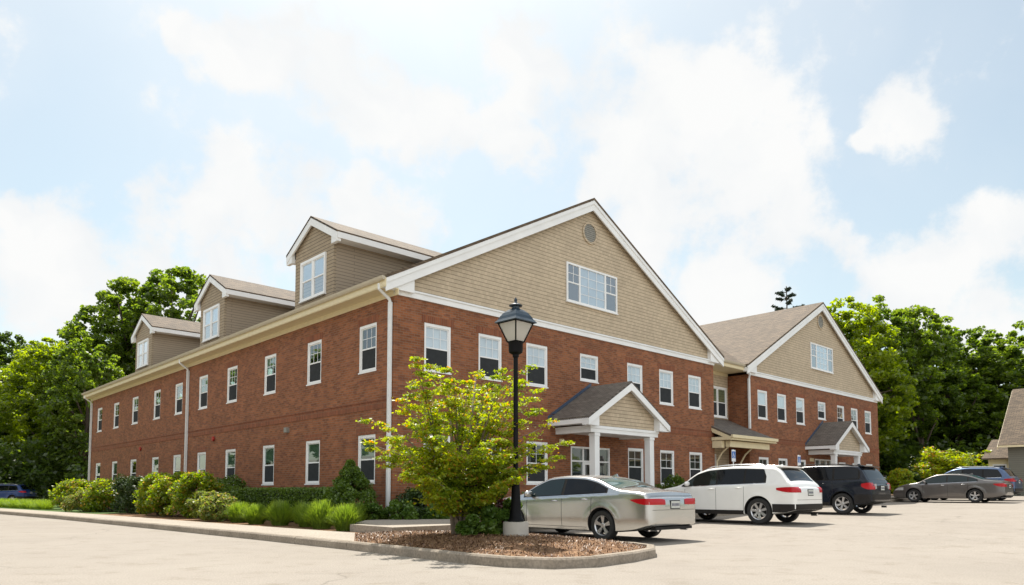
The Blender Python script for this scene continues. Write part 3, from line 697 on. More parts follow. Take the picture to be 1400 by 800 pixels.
# porches
def porch(P, c, zf, dy=0.0):
    Dp = 1.95-dy; hs = 2.42; ze_ = 3.60; sl = .60; zr = ze_+sl*hs
    m = MB()
    for s in (-1,1):
        poly = [P(c+s*hs, ze_, Dp), P(c, zr, Dp), P(c, zr, .0), P(c+s*hs, ze_, .0)]
        m.prism(poly, (0,0,.08))
    r = m.build('porch', M['roofdkx'], B)
    m = MB()
    m.prism([P(c-hs-.02,ze_+.08,.0),P(c,zr+.1,.0),P(c,zr+.22,.0),P(c-hs-.02,ze_+.2,.0)], tuple(P(0,0,.03)[i]-P(0,0,0)[i] for i in range(3)))
    m.build('flashing', M['flash'], r)
    m = MB()
    d1 = Dp-.25
    # entablature: front beam and side beams in two fascias, plus eave fascias
    m.boxP(P, c-2.0, c+2.0, 3.16, 3.30, d1-.3, d1-.02); m.boxP(P, c-2.03, c+2.03, 3.302, 3.40, d1-.33, d1+.01)
    for s in (-1,1):
        a_, b_ = sorted((c+s*2.0, c+s*1.72)); m.boxP(P, a_, b_, 3.16, 3.30, .0, d1-.302); m.boxP(P, a_-.02, b_+.02, 3.302, 3.40, .0, d1-.332)
        a_, b_ = sorted((c+s*hs, c+s*(hs-.03))); m.boxP(P, a_, b_, ze_-.16, ze_+.02, .0, Dp-.03)
        a_, b_ = sorted((c+s*(hs-.03), c+s*1.9)); m.boxP(P, a_, b_, ze_-.15, ze_-.13, .0, Dp-.08)
    m.build('entablature', M['white'], r)
    m = MB(); m.boxP(P, c-1.72, c+1.72, 3.22, 3.24, .01, d1-.305); m.build('porch_ceiling', M['white'], r)
    PG = lambda u,z,d: P(u,z,d+d1-.05)
    m = MB(); m.prism([PG(c-2.0,3.42,-.06),PG(c+2.0,3.42,-.06),PG(c+2.0,ze_+sl*(hs-2.0)-.03,-.06),PG(c,zr-.03,-.06),PG(c-2.0,ze_+sl*(hs-2.0)-.03,-.06)], tuple(P(0,0,.05)[i]-P(0,0,0)[i] for i in range(3)))
    m.build('porch_gable', M['shake'], r)
    m = MB(); o_ = Dp-d1+.05
    for s in (-1,1):
        m.prism([PG(c+s*hs, ze_, o_-.03), PG(c, zr, o_-.03), PG(c, zr-.26, o_-.03), PG(c+s*hs, ze_-.22, o_-.03)], tuple(P(0,0,.045)[i]-P(0,0,0)[i] for i in range(3)))
        m.prism([PG(c+s*(hs-.002), ze_-.22, -.01), PG(c+s*(hs-.62), ze_-.22, -.01), PG(c+s*(hs-.62), ze_+.28, -.01), PG(c+s*(hs-.002), ze_-.03, -.01)], tuple(P(0,0,o_-.03)[i]-P(0,0,0)[i] for i in range(3)))
        m.prism([PG(c+s*hs, ze_-.05, .0), PG(c, zr-.05, .0), PG(c, zr-.07, .0), PG(c+s*hs, ze_-.07, .0)], tuple(P(0,0,o_-.04)[i]-P(0,0,0)[i] for i in range(3)))
    m.build('porch_rake_trim', M['white'], r)
    for s in (-1,1):
        m = MB(); x = c+s*1.63; dc = d1-.17
        m.boxP(P, x-.13, x+.13, zf, 3.158, dc-.13, dc+.13); m.boxP(P, x-.16, x+.16, zf, zf+.25, dc-.16, dc+.16); m.boxP(P, x-.15, x+.15, 3.04, 3.14, dc-.15, dc+.15)
        m.build('column', M['white'], r, bevel=.008)
    return r
porch(PF, 9.08, .40); porch(PS, 30.4, .6, .25)
m = MB(); m.boxP(PF, 7.25, 7.37, 2.75, 3.0, .02, .16); m.build('porch_lantern', M['cream'], B)
m = MB(); m.boxP(PS, 28.55, 29.05, 2.78, 2.98, .0, .02); m.build('wall_plaque', M['cream'], B)
# middle canopy
m = MB(); ze_, sl = 3.62, .46
yf = -1.0; xl, xr = 17.75, 22.1
m.prism([(xl,yf,ze_),(xr,yf,ze_),(21.64,.19,ze_+sl*1.19),(21.64,1.35,ze_+sl*2.35),(18.0,1.35,ze_+sl*2.35),(18.0,.0,ze_+sl*1.0),(xl,.0,ze_+sl*1.0)], (0,0,.07))
m.prism([(xr,yf,ze_),(xr+.35,.16,ze_),(21.64,.19,ze_+sl*1.19)], (0,0,.07))
cn = m.build('canopy', M['roofdky'], B)
m = MB()
m.box(xl, xr, yf-.02, yf+.02, ze_-.17, ze_+.03); m.box(xl, xl+.03, yf+.022, -.0, ze_-.17, ze_-.02)
m.prism([(xl-.002,yf+.0,ze_-.03),(xl-.002,0,ze_+sl-.03),(xl-.002,0,ze_+sl-.22),(xl-.002,yf,ze_-.2)], (.05,0,0))
m.prism([(xr,yf,ze_-.17),(xr+.35,.16,ze_-.17),(xr+.35,.16,ze_+.0),(xr,yf,ze_)], (-.03,.01,0))
m.box(xl+.06, xr+.2, yf+.03, 1.3, ze_-.15, ze_-.13)
m.box(xl+.3, xr-.25, yf+.22, yf+.45, ze_-.48, ze_-.2)
m.box(xl+.02, xl+.28, yf+.5, -.02, ze_-.52, ze_-.2)
m.build('canopy_trim', M['cream'], cn)
for x in (xl+.45, 20.4):
    m = MB(); m.tube([(x, yf+.35, ze_-.42), (x, -.25, ze_-.75), (x+.0, .0, ze_-1.15)], .04, 6); m.tube([(x, .0, ze_-1.1), (x, .0, .5)], .035, 6); m.build('bracket', M['cream'], cn)
m = MB(); m.box(xl-.02, xr+.02, yf-.12, yf-.022, ze_-.08, ze_+.06); m.build('canopy_gutter', M['cream'], cn)

# ------------------------------------------------------------------ neighbouring building on the right
NB = empty('neighbour_building', W(0,0,0), ROT, label='low grey-walled building with a steep tan shingled roof at the right edge', cat='building')
m = MB(); ex, ze_ = 44.0, 4.02
m.box(ex+.5, ex+9, -26, -6.0, .4, 4.0); M['greywall'] = pattern('grey_siding', 'wall', 9, .14, (.17,.165,.14), (.16,.155,.13), (.10,.10,.085), mortar=.01, bump=.3, nvar=.05)
m.build('wall', M['greywall'], NB)
m = MB(); m.prism([(ex,-26,ze_),(ex,-5.55,ze_),(ex+4.75,-5.55,ze_+4.2),(ex+4.75,-26,ze_+4.2)], (0,0,.1)); m.prism([(ex+4.75,-26,ze_+4.2),(ex+4.75,-5.55,ze_+4.2),(ex+9.5,-5.55,ze_),(ex+9.5,-26,ze_)], (0,0,.1))
m.build('roof', M['roofx'], NB)
m = MB(); m.box(ex-.1, ex, -26, -5.6, ze_-.06, ze_+.06); m.prism([(ex,-5.56,ze_-.2),(ex,-5.56,ze_),(ex+4.75,-5.56,ze_+4.2),(ex+4.75,-5.56,ze_+4.0)], (0,.05,0)); m.build('roof_trim', M['cream'], NB)
m = MB(); m.box(ex+1.2, ex+6, -6.0, -4.7, .4, 3.3); m.build('annex_wall', M['cream'], NB)
m = MB(); m.prism([(ex+.6,-6.0,3.2),(ex+.6,-4.45,3.2),(ex+3.4,-4.45,4.6),(ex+3.4,-6.0,4.6)], (0,0,.1)); m.build('annex_roof', M['roofx'], NB)
m = MB(); m.box(ex+1.16, ex+1.195, -5.75, -4.95, 1.6, 2.9); w_ = m.build('window', M['white'], NB)
m = MB(); m.box(ex+1.14, ex+1.158, -5.68, -5.02, 1.7, 2.8); m.build('pane', M['screen'], w_)

# ------------------------------------------------------------------ cars
def pchip(pts):
    xs = np.array([p[0] for p in pts], float); ys = np.array([p[1] for p in pts], float)
    h = np.diff(xs); d = np.diff(ys)/h; m_ = np.zeros(len(xs)); m_[0] = d[0]; m_[-1] = d[-1]
    for i in range(1, len(xs)-1):
        if d[i-1]*d[i] > 0:
            w1, w2 = 2*h[i]+h[i-1], h[i]+2*h[i-1]; m_[i] = (w1+w2)/(w1/d[i-1]+w2/d[i])
    def f(x):
        x = min(max(x, xs[0]), xs[-1]); i = min(int(np.searchsorted(xs, x, 'right'))-1, len(xs)-2); t = (x-xs[i])/h[i]
        return float((1+2*t)*(1-t)**2*ys[i] + t*(1-t)**2*h[i]*m_[i] + t*t*(3-2*t)*ys[i+1] + t*t*(t-1)*h[i]*m_[i+1])
    return f
def paint(name, col, metal=.0, rough=.3):
    return simple(name, col, rough, metal, var=.03, scale=3, coat=.6, spec=.3)
M['tyre'] = simple('tyre_rubber', (.018,.018,.018), .8, var=.2); M['rim'] = simple('alloy', (.55,.55,.56), .3, .85, var=.05)
M['trimblk'] = simple('black_trim', (.020,.018,.017), .6, var=.15, spec=.2); M['under'] = simple('underbody', (.01,.01,.01), .9)
M['carglass'] = simple('car_glass', (.006,.015,.015), .03, 0, var=.1, spec=.55, coat=.0); M['screenglass'] = simple('screen_glass', (.05,.13,.14), .02, 0, var=.05, spec=1.0, coat=1.0); M['privacy'] = simple('dark_car_glass', (.004,.005,.007), .03, 0, var=.1, spec=.3, coat=.0)  # rear screen base is teal, the reflected sky put into its colour
M['taillight'] = simple('red_lens', (.42,.006,.012), .25, var=.05, coat=.2, spec=.3); M['clearlens'] = simple('clear_lens', (.62,.62,.62), .12, .3, var=.05, coat=1)
M['plate'] = simple('licence_plate', (.52,.54,.50), .5, var=.1, scale=30); M['platemk'] = simple('plate_marks', (.06,.06,.12), .5); M['chrome'] = simple('chrome', (.7,.7,.72), .12, 1.0, var=.02)

def make_car(name, label, cat, sp, mats):
    root = empty(name, (0,0,0), label=label, cat=cat)
    T, bb = pchip(sp['T']), pchip(sp['b']); Lh, Wh = sp['L']/2, sp['W']/2; zb = sp['belt']; tt = sp['tumble']; rc_ = sp.get('r', .09); crown = sp.get('crown', .02)
    def w(y):
        kf, kr = sp.get('kf', .20), sp.get('kr', .12)
        if y > 0: u = max(0, (y-(Lh-1.0))/1.0); return Wh*(1-kf*u**2.3)
        u = max(0, (-y-(Lh-.75))/.75); return Wh*(1-kr*u**2.6)
    def belt(y): return zb + sp.get('beltslope', -.03)*y
    def Xs(y, z):
        b0 = belt(y); x = w(y)
        x -= .055*max(0, (.52-z)/.35)**2
        x -= .018*max(0, min(1, (z-(b0-.16))/.16))**2
        if z > b0: x -= (z-b0)*tt + .012
        for ya in sp['axles']:   # slight wheel-arch flare
            dd = math.hypot(y-ya, z-sp['rw']); x += .018*math.exp(-((dd-(sp['rw']+.09))/.07)**2) if z < b0 else 0
        return x
    def ring(y):
        t, b = T(y), bb(y); r = min(rc_, (t-b)*.3); pts = []
        xb = Xs(y, b); pts += [(0,b),(xb*.5,b),(xb*.86,b)]
        n = 30
        for k in range(n+1):
            z = b+.03+(t-r-b-.03)*k/n; pts.append((Xs(y,z), z))
        X1 = Xs(y, t-r)
        for k in range(1, 5):
            a = math.pi/2*k/4; pts.append((X1-r*1.15*(1-math.cos(a)), t-r+r*math.sin(a)*.86))
        xt = X1-r*1.15; zt = t-r+r*.86
        for k in range(1, 6):
            x = xt*(1-k/5); pts.append((x, zt + (r*.14+crown)*(1-(x/xt)**2)))
        return pts
    def Ztop(x, y):
        t, b = T(y), bb(y); r = min(rc_, (t-b)*.3); xt = Xs(y, t-r)-r*1.15; return t-r+r*.86+(r*.14+crown)*(1-min(1,(x/xt)**2))
    def Xtop(y):
        t, b = T(y), bb(y); r = min(rc_, (t-b)*.3); return Xs(y, t-r)-r*1.15
    # stations, denser where the profile is steep
    ys = sorted(set([round(-Lh+2*Lh*k/70, 4) for k in range(71)] + [round(p[0],4) for p in sp['T']]))
    rings = []
    def closed(y, sx=1, zc=None, yy=None):
        pr = ring(y); 
        if sx != 1: zc = (bb(y)+T(y))/2; pr = [(x*sx, zc+(z-zc)*sx) for x, z in pr]
        full = pr + [(-x, z) for x, z in pr[-2:0:-1]]
        return [(x, (y if yy is None else yy), z) for x, z in full]
    DOME = [(1.0,0.0),(.975,.035),(.92,.062),(.78,.082),(.40,.092)]
    for s_, o_ in DOME[:0:-1]: rings.append(closed(-Lh, s_, yy=-Lh-o_))
    zc0 = (bb(-Lh)+T(-Lh))/2; hz0 = (T(-Lh)-bb(-Lh))/2
    def yd_(x, z, e=.007):
        s_ = max(abs(x)/Xs(-Lh, z), abs(z-zc0)/hz0); s_ = min(1, s_); o = .092
        for (a, oa), (b2_, ob) in zip(DOME[:-1], DOME[1:]):
            if b2_ <= s_ <= a: o = oa+(ob-oa)*(a-s_)/(a-b2_)
        return -Lh-o-e

    for y in ys: rings.append(closed(y))
    rings.append(closed(Lh, .90, yy=Lh+.04))
    n = len(rings[0]); vs = [v for r in rings for v in r]; fs = []
    for i in range(len(rings)-1):
        for k in range(n): fs.append((i*n+k, i*n+(k+1)%n, (i+1)*n+(k+1)%n, (i+1)*n+k))
    fs += [tuple(range(n-1,-1,-1)), tuple((len(rings)-1)*n+k for k in range(n))]
    mb = MB(); mb.add(vs, fs); body = mb.build('body', [mats['paint'], M['under']], root)
    # wheel wells cut with a boolean
    cut = MB(); ra = sp['rw']+.055
    for ya in sp['axles']:
        for s in (-1,1):
            x0, x1 = s*(Wh-.34), s*(Wh+.2); cut.lathe([(ra, min(x0,x1)), (ra, max(x0,x1))], 36, axis='x', c=(0,ya,sp['rw']+.01))
    co = cut.build('cutter', M['under'])
    md = body.modifiers.new('b', 'BOOLEAN'); md.object = co; md.operation = 'DIFFERENCE'; md.solver = 'EXACT'
    dg = bpy.context.evaluated_depsgraph_get(); me = bpy.data.meshes.new_from_object(body.evaluated_get(dg)); body.modifiers.clear(); body.data = me
    bpy.data.objects.remove(co)
    me.materials.clear(); me.materials.append(mats['paint']); me.materials.append(M['under'])
    for p in me.polygons:
        c = p.center; mi = 0
        for ya in sp['axles']:
            if math.hypot(c.y-ya, c.z-sp['rw']-.01) < ra+.004 and abs(c.x) > Wh-.36:
                if abs(c.x) < Wh-.335 or (p.normal.y*(c.y-ya)+p.normal.z*(c.z-sp['rw']-.01)) < -.3*ra or c.z < bb(c.y)+.0: mi = 1
        if c.z < bb(c.y)+.012 and p.normal.z < -.5: mi = 1
        p.material_index = mi; p.use_smooth = True
    me.set_sharp_from_angle(angle=R(38))
    def strip(name, cols, mat, parent=body, th=.004):   # cols: list of columns of 3D points
        m = MB(); k = len(cols[0]); v = [p for c in cols for p in c]
        m.add(v, [(i*k+j, i*k+j+1, (i+1)*k+j+1, (i+1)*k+j) for i in range(len(cols)-1) for j in range(k-1)])
        return m.build(name, mat, parent, smooth=True)
    def side(name, s, y0, y1, lo, hi, mat, ny=14, nz=5, off=.004, parent=body):
        cols = []
        for i in range(ny+1):
            y = y0+(y1-y0)*i/ny; a, b_ = lo(y), hi(y)
            if b_ <= a+.002: b_ = a+.002
            cols.append([(s*(Xs(y, a+(b_-a)*j/nz)+off), y, a+(b_-a)*j/nz) for j in range(nz+1)])
        return strip(name, cols, mat, parent)
    glo = lambda y: belt(y)+.035
    ghi = lambda y: T(y)-sp.get('gm', .105)
    for s in (-1, 1):
        # black surround then panes on top of it
        y0, y1 = sp['dlo']; cutf = sp.get('cut', lambda y: 9)
        side('window_surround', s, y0-.03, y1+.04, lambda y: glo(y)-.018, lambda y: min(ghi(y)+.016, cutf(y)+.02), M['trimblk'], 60, 8, .005)
        for (a, b_, mt) in sp['panes']:
            side('side_window', s, a, b_, glo, lambda y: min(ghi(y), cutf(y)), M[mt], 30, 8, .008)
        side('waist_chrome', s, y0, y1, lambda y: glo(y)-.03, lambda y: glo(y)-.018, mats.get('waist', M['chrome']), 40, 1, .010)
        for yd in sp['doors']:
            side('door_seam', s, yd-.005, yd+.005, lambda y: bb(y)+.10, lambda y: glo(y)-.03, M['trimblk'], 1, 10, .002)
        side('sill_seam', s, sp['axles'][0]+sp['rw']+.1, sp['axles'][1]-sp['rw']-.1, lambda y: bb(y)+.09, lambda y: bb(y)+.098, M['trimblk'], 20, 1, .002)
        for yh in sp['handles']:
            zz = belt(yh)-.10; m = MB(); x = Xs(yh, zz)
            m.tube([(s*(x+.0),yh-.09,zz),(s*(x+.035),yh-.07,zz+.005),(s*(x+.035),yh+.07,zz+.005),(s*(x+.0),yh+.09,zz)], .014, 6); m.build('door_handle', mats['handle'], body, smooth=True)
        if sp.get('clad'):
            side('cladding', s, -Lh+.06, Lh-.1, lambda y: bb(y)+.005, lambda y: bb(y)+sp['clad'], M['trimblk'], 60, 3, .010) if False else None
            side('rocker_cladding', s, sp['axles'][0]+ra+.02, sp['axles'][1]-ra-.02, lambda y: bb(y)+.004, lambda y: bb(y)+sp['clad'], M['trimblk'], 20, 3, .012)
        # mirror
        ym = sp['mirror']; zz = belt(ym)+.10; x = Xs(ym, belt(ym))
        m = MB(); m.lathe([(.0,-.11),(.06,-.10),(.085,-.05),(.09,.03),(.07,.10),(.0,.115)], 12, axis='x', cap=False)
        mo = m.build('mirror', mats['paint'], body, smooth=True); mo.location = (s*(x+.10), ym, zz); mo.scale = (1,.75,.85)
        # rear lamp wrapping the corner
        y0, zlo, zhi, xin = sp['tail']
        cols = []
        for i in range(9):
            y = y0+(-Lh-y0)*i/8; sh = (zhi-zlo)*.5*(1-i/8)**2
            cols.append([(s*(Xs(y, z)+.008), y, z) for z in (zlo+sh*sp.get('tsh',.9), (zlo+zhi)/2+sh*.2, zhi-sh*.35)])
        xe = Xs(-Lh, (zlo+zhi)/2)
        for i in range(1, 11):
            x_ = xe*.985+(xin-xe*.985)*(i-1)/9; cols.append([(s*x_, yd_(x_, z), z) for z in (zlo, zlo*.6+zhi*.4, zlo*.3+zhi*.7, zhi)])
        cols[:9] = [[c[0], tuple(c[0][k]*.6+c[2][k]*.4 for k in range(3)), tuple(c[0][k]*.3+c[2][k]*.7 for k in range(3)), c[2]] for c in cols[:9]]
        strip('tail_lamp', cols, M['taillight'])
        if sp.get('tailclear'):
            m = MB(); a, b_, c_, d_ = sp['tailclear']; m.box(s*a, s*b_, -Lh-.10, -Lh-.06, c_, d_); m.build('reversing_lamp', M['clearlens'], body)
        # headlamp
        y0, zlo, zhi, xin = sp['head']; cols = []
        for i in range(8):
            y = y0+(Lh-y0)*i/7; cols.append([(s*(Xs(y, min(z,T(y)-.08))+.006), y, min(z,T(y)-.07)) for z in (zlo, (zlo+zhi)/2, zhi)])
        strip('head_lamp', cols, M['clearlens'])
    # windscreen / rear screen
    def top(name, y0, y1, inset, mat, ny=16, nx=16, shrink=0.0):
        cols = []
        for i in range(nx+1):
            c = []
            for j in range(ny+1):
                y = y0+(y1-y0)*j/ny; X = Xtop(y)-inset; x = X*(-1+2*i/nx); dz = (T(y+.02)-T(y-.02))/.04; nn = math.hypot(dz,1)
                c.append((x, y-dz/nn*.006, Ztop(x,y)+.006/nn))
            cols.append(c)
        return strip(name, cols, mat)
    top('windscreen', *sp['wind'], .03, M['carglass']); top('rear_screen', *sp['rear'], sp.get('rin', .05), M[sp.get('rearmat', 'screenglass')])
    # rear fascia: plate, seams, lower valance
    yb = -Lh-.092; px_, pz = sp['plate']
    m = MB(); m.box(-px_-.02, px_+.02, yb-.004, yb+.02, pz-.095, pz+.095); fr = m.build('plate_frame', M['trimblk'], body)
    m = MB(); m.box(-px_, px_, yb-.012, yb-.005, pz-.075, pz+.075); 
    m.build('licence_plate', M['plate'], fr)
    m = MB()
    for k in range(6): x = -.12+k*.048; m.box(x-.014, x+.014, yb-.015, yb-.0125, pz-.03, pz+.03)
    m.build('plate_marks', M['platemk'], fr)
    m = MB(); xw = Xs(-Lh, .5)*.9
    for zz in sp['rseams']: m.add([p for k in range(21) for p in ((-xw*.99+k*xw*.099, yd_(-xw*.99+k*xw*.099, zz, .003), zz-.004), (-xw*.99+k*xw*.099, yd_(-xw*.99+k*xw*.099, zz, .003), zz+.004))], [(2*k,2*k+1,2*k+3,2*k+2) for k in range(20)])
    m.build('boot_seam', M['trimblk'], body)
    z0, z1 = sp['valance']
    cols = []
    if sp.get('valwrap'):
        for i in range(10):
            y = sp['axles'][0]-ra-.01 + (-Lh-(sp['axles'][0]-ra-.01))*i/9; cols.append([(-(Xs(y,z)+.012), y, z) for z in (max(z0,bb(y)+.003),(z0+z1)/2,z1)])
        for i in range(21):
            cols.append([((Xs(-Lh,z)*.995)*(-1+2*i/20), yd_((Xs(-Lh,z)*.995)*(-1+2*i/20), z, .014), z) for z in (max(z0,bb(-Lh)+.012),(z0+z1)/2,z1)])
        for i in range(10):
            y = -Lh + ((sp['axles'][0]-ra-.01)+Lh)*i/9; cols.append([(Xs(y,z)+.012, y, z) for z in (max(z0,bb(y)+.003),(z0+z1)/2,z1)])
        strip('bumper_cladding', cols, sp.get('valmat') or M['trimblk'])
    else:
        m = MB(); m.box(-xw*.85, xw*.85, yb+.03, yb+.15, z0, z1); m.build('valance', M['trimblk'], body)
    for s in ((-1,1) if sp.get('twopipe') else (1,)):
        m = MB(); m.tube([(s*.55,-Lh+.15,.27),(s*.55,-Lh-.03,.27)], .038, 10); m.build('exhaust', M['chrome'], body)
    if sp.get('rails'):
        for s in (-1,1):
            y0, y1 = sp['rails']; m = MB(); pts = []
            for k in range(9):
                y = y0+(y1-y0)*k/8; h = .055 if 0 < k < 8 else .0; x = Xtop(y)-.0; pts.append((s*x, y, Ztop(x,y)+h))
            m.tube(pts, .017, 6); m.build('roof_rail', mats.get('rail', M['chrome']), body, smooth=True)
    if sp.get('spoiler'):
        y, z = sp['spoiler']; m = MB(); X = Xtop(y)-.02
        m.prism([(-X, y, z),(-X, y-.20, z-.035),(-X, y-.19, z-.06),(-X, y+.02, z-.05)], (2*X,0,0)); m.build('spoiler', mats['paint'], body)
    m = MB(); fy = sp.get('fin', -1.0); m.prism([(-.02,fy,T(fy)+crown-.01),(-.01,fy-.16,T(fy)+crown+.06),(-.02,fy-.2,T(fy)+crown-.01)], (.04,0,0)); m.build('aerial_fin', mats['paint'], body)
    # wheels
    for ya in sp['axles']:
        for s in (-1,1):
            rw = sp['rw']; tw = .11
            hub = MB(); hub.lathe([(.0,-.02),(rw*.5,-.02),(rw*.5,.03),(.0,.03)], 20, axis='x'); h = hub.build('wheel', M['under'], root)
            h.location = (s*(Wh-.125), ya, rw); h.rotation_euler = (0,0,0 if s > 0 else math.pi)
            t_ = MB(); t_.lathe([(rw*.66,-tw*.9),(rw*.72,-tw),(rw*.93,-tw),(rw*.99,-tw*.75),(rw,-tw*.3),(rw,tw*.3),(rw*.99,tw*.75),(rw*.93,tw),(rw*.72,tw),(rw*.66,tw*.9),(rw*.64,0),(rw*.66,-tw*.9)], 36, axis='x', cap=False)
            t_.build('tyre', M['tyre'], h, smooth=35)
            r_ = MB(); r_.lathe([(rw*.645,-.06),(rw*.66,.085),(rw*.685,.098),(rw*.655,.094),(rw*.60,.07),(rw*.60,-.06)], 32, axis='x', cap=False)
            r_.lathe([(.0,.080),(.045,.080),(.06,.07),(.065,.03)], 14, axis='x', cap=False)
            ns = sp['spokes']
            for k in range(ns):
                for da in ((-.13,.13) if sp.get('twin') else (0,)):
                    a = 2*math.pi*k/ns+.3; a1 = a+da*.5; a2 = a+da
                    wd_ = .017 if sp.get('twin') else .030
                    c1, s1_ = math.cos(a1), math.sin(a1); c2, s2_ = math.cos(a2), math.sin(a2); r0, r1 = .045, rw*.62
                    q = [(.072, r0*c1-wd_*-s1_, r0*s1_-wd_*c1), (.072, r0*c1+wd_*-s1_, r0*s1_+wd_*c1), (.088, r1*c2+wd_*1.3*-s2_, r1*s2_+wd_*1.3*c2), (.088, r1*c2-wd_*1.3*-s2_, r1*s2_-wd_*1.3*c2)]
                    r_.prism(q, (-.03,0,0))
            r_.build('rim', mats.get('rim', M['rim']), h, smooth=30)
            d_ = MB(); d_.lathe([(0,.0),(rw*.40,.0),(rw*.40,.02),(0,.02)], 20, axis='x'); d_.build('brake_disc', M['ventgrey'], h)
    return root

sedan = dict(kr=.055, L=5.0, W=1.88, T=[(-2.50,.95),(-2.44,1.05),(-2.15,1.10),(-1.80,1.13),(-1.62,1.17),(-1.05,1.365),(-.65,1.435),(-.1,1.455),(.35,1.43),(.75,1.30),(1.30,1.03),(1.9,.93),(2.22,.80),(2.42,.68),(2.50,.58)],
    b=[(-2.5,.34),(-2.1,.24),(-1.4,.19),(1.5,.19),(2.1,.20),(2.5,.25)], belt=.965, beltslope=-.045, tumble=.42, rw=.335, axles=(-1.31,1.46), dlo=(-1.42,1.12),
    panes=[(-1.40,-1.07,'privacy'),(-1.05,-.16,'privacy'),(-.08,1.10,'carglass')], doors=(-1.02,-.12,1.02), handles=(-.82,.10), mirror=.88, tail=(-2.10,.80,.93,.36), tsh=1.5,
    head=(1.95,.62,.76,.4), wind=(.55,1.27), rear=(-1.66,-1.0), rin=.02, plate=(.16,.80), rseams=(.69,.985), valance=(.27,.33), spokes=5, twin=True, twopipe=True, fin=-.85, gm=.09)
suv = dict(L=4.92, W=1.93, T=[(-2.46,1.08),(-2.42,1.16),(-2.27,1.30),(-1.98,1.62),(-1.86,1.68),(-1.3,1.715),(-.6,1.735),(.2,1.70),(.62,1.60),(1.30,1.19),(1.45,1.14),(2.0,1.04),(2.24,.90),(2.40,.75),(2.46,.62)],
    b=[(-2.46,.42),(-2.1,.33),(-1.4,.27),(1.5,.27),(2.1,.28),(2.46,.34)], belt=1.135, beltslope=-.035, tumble=.30, rw=.385, axles=(-1.41,1.38), dlo=(-1.62,1.18), cut=lambda y: 1.60+(y+1.55)*2.2 if y < -1.5 else 9,
    panes=[(-1.58,-.98,'privacy'),(-.93,-.06,'privacy'),(.0,1.16,'carglass')], doors=(-.95,-.02,1.08), handles=(-.80,.12), mirror=.95, tail=(-1.98,.93,1.09,.60), tsh=.9,
    head=(1.85,.72,.92,.4), wind=(.50,1.27), rear=(-2.31,-1.97), rin=.07, rearmat='privacy', plate=(.16,.93), rseams=(.72,), valance=(.36,.60), valwrap=True, spokes=7, fin=-1.55, clad=.13, rails=(-1.75,.55), spoiler=(-1.86,1.72), gm=.10, r=.10, kr=.05)
boxy = dict(suv, L=4.80, b=[(-2.4,.45),(-2.1,.36),(-1.4,.30),(1.5,.30),(2.1,.30),(2.4,.36)], W=1.98, T=[(-2.40,1.08),(-2.37,1.16),(-2.28,1.30),(-2.06,1.66),(-1.96,1.735),(-1.3,1.79),(-.5,1.80),(.25,1.77),(.62,1.66),(1.12,1.27),(1.3,1.20),(2.1,1.12),(2.30,.98),(2.38,.75),(2.40,.62)],
    axles=(-1.43,1.40), dlo=(-2.04,1.05), belt=1.19, cut=lambda y: 1.66+(y+1.98)*1.9 if y < -1.9 else 9, panes=[(-2.0,-1.16,'privacy'),(-1.08,-.10,'privacy'),(-.02,1.02,'carglass')], doors=(-1.1,-.06,1.0), mirror=.85,
    tail=(-2.12,.90,1.14,.68), tailclear=(.56,.67,.92,1.10), rear=(-2.33,-2.06), plate=(.16,.95), wind=(.55,1.10), tumble=.26, spokes=6, rails=(-1.8,.5), spoiler=(-1.97,1.78), r=.08, valance=(.42,.72), kr=.03, kf=.14)
wagon = dict(suv, L=4.72, b=[(-2.36,.42),(-2.1,.30),(-1.4,.24),(1.5,.24),(2.1,.26),(2.36,.34)], T=[(-2.36,1.02),(-2.32,1.10),(-2.2,1.22),(-1.90,1.55),(-1.75,1.61),(-1.0,1.66),(-.3,1.67),(.3,1.62),(.7,1.48),(1.30,1.12),(1.45,1.07),(2.0,.98),(2.24,.84),(2.33,.70),(2.36,.6)], belt=1.07, cut=lambda y: 1.5+(y+1.7)*1.6 if y < -1.5 else 9,
    dlo=(-1.85,1.15), panes=[(-1.8,-1.05,'privacy'),(-.97,-.08,'privacy'),(.0,1.12,'carglass')], rear=(-2.22,-1.9), rails=(-1.7,.5), spoiler=(-1.75,1.65), rw=.35)
coupe = dict(sedan, spokes=5, twin=False, tail=(-2.10,.78,.95,.55), panes=[(-1.40,-1.05,'carglass'),(-1.0,-.12,'carglass'),(-.06,1.10,'carglass')])
P_silver = paint('silver_paint', (.56,.56,.55), .88, .24); P_white = paint('pearl_paint', (.76,.755,.73), 0, .3); P_black = simple('navy_paint', (.006,.009,.017), .2, 0, var=.03, scale=3, coat=.25, spec=.25)
P_grey = paint('grey_paint', (.15,.14,.135), .6, .28); P_blue = paint('steel_blue_paint', (.07,.11,.20), .5, .28); P_dblue = paint('deep_blue_paint', (.012,.04,.15), .1, .3)
def park(root, lx, ly, dr=0.0):
    root.location = W(lx, ly, G(lx)+.004); root.rotation_euler = (math.atan(.0185)*0, -math.atan(.0185)*.0, ROT+dr)
    return root
c1 = park(make_car('parked_car', 'silver saloon parked beside the kerb island, nearest of the cars', 'car', sedan, dict(paint=P_silver, handle=M['chrome'])), 1.14, -6.50)
c2 = park(make_car('parked_car', 'white sport utility vehicle parked between the silver saloon and the dark one', 'car', suv, dict(paint=P_white, handle=P_white)), 8.66, -6.14)
c3 = park(make_car('parked_car', 'dark navy boxy sport utility vehicle parked just past the white one', 'car', boxy, dict(paint=P_black, handle=P_black, rail=M['trimblk'], waist=M['trimblk'])), 15.6, -5.74)
c4_ = park(make_car('parked_car', 'grey-brown four-door car seen broadside at the far right of the lot', 'car', coupe, dict(paint=P_grey, handle=M['chrome'])), 29.95, -6.5)
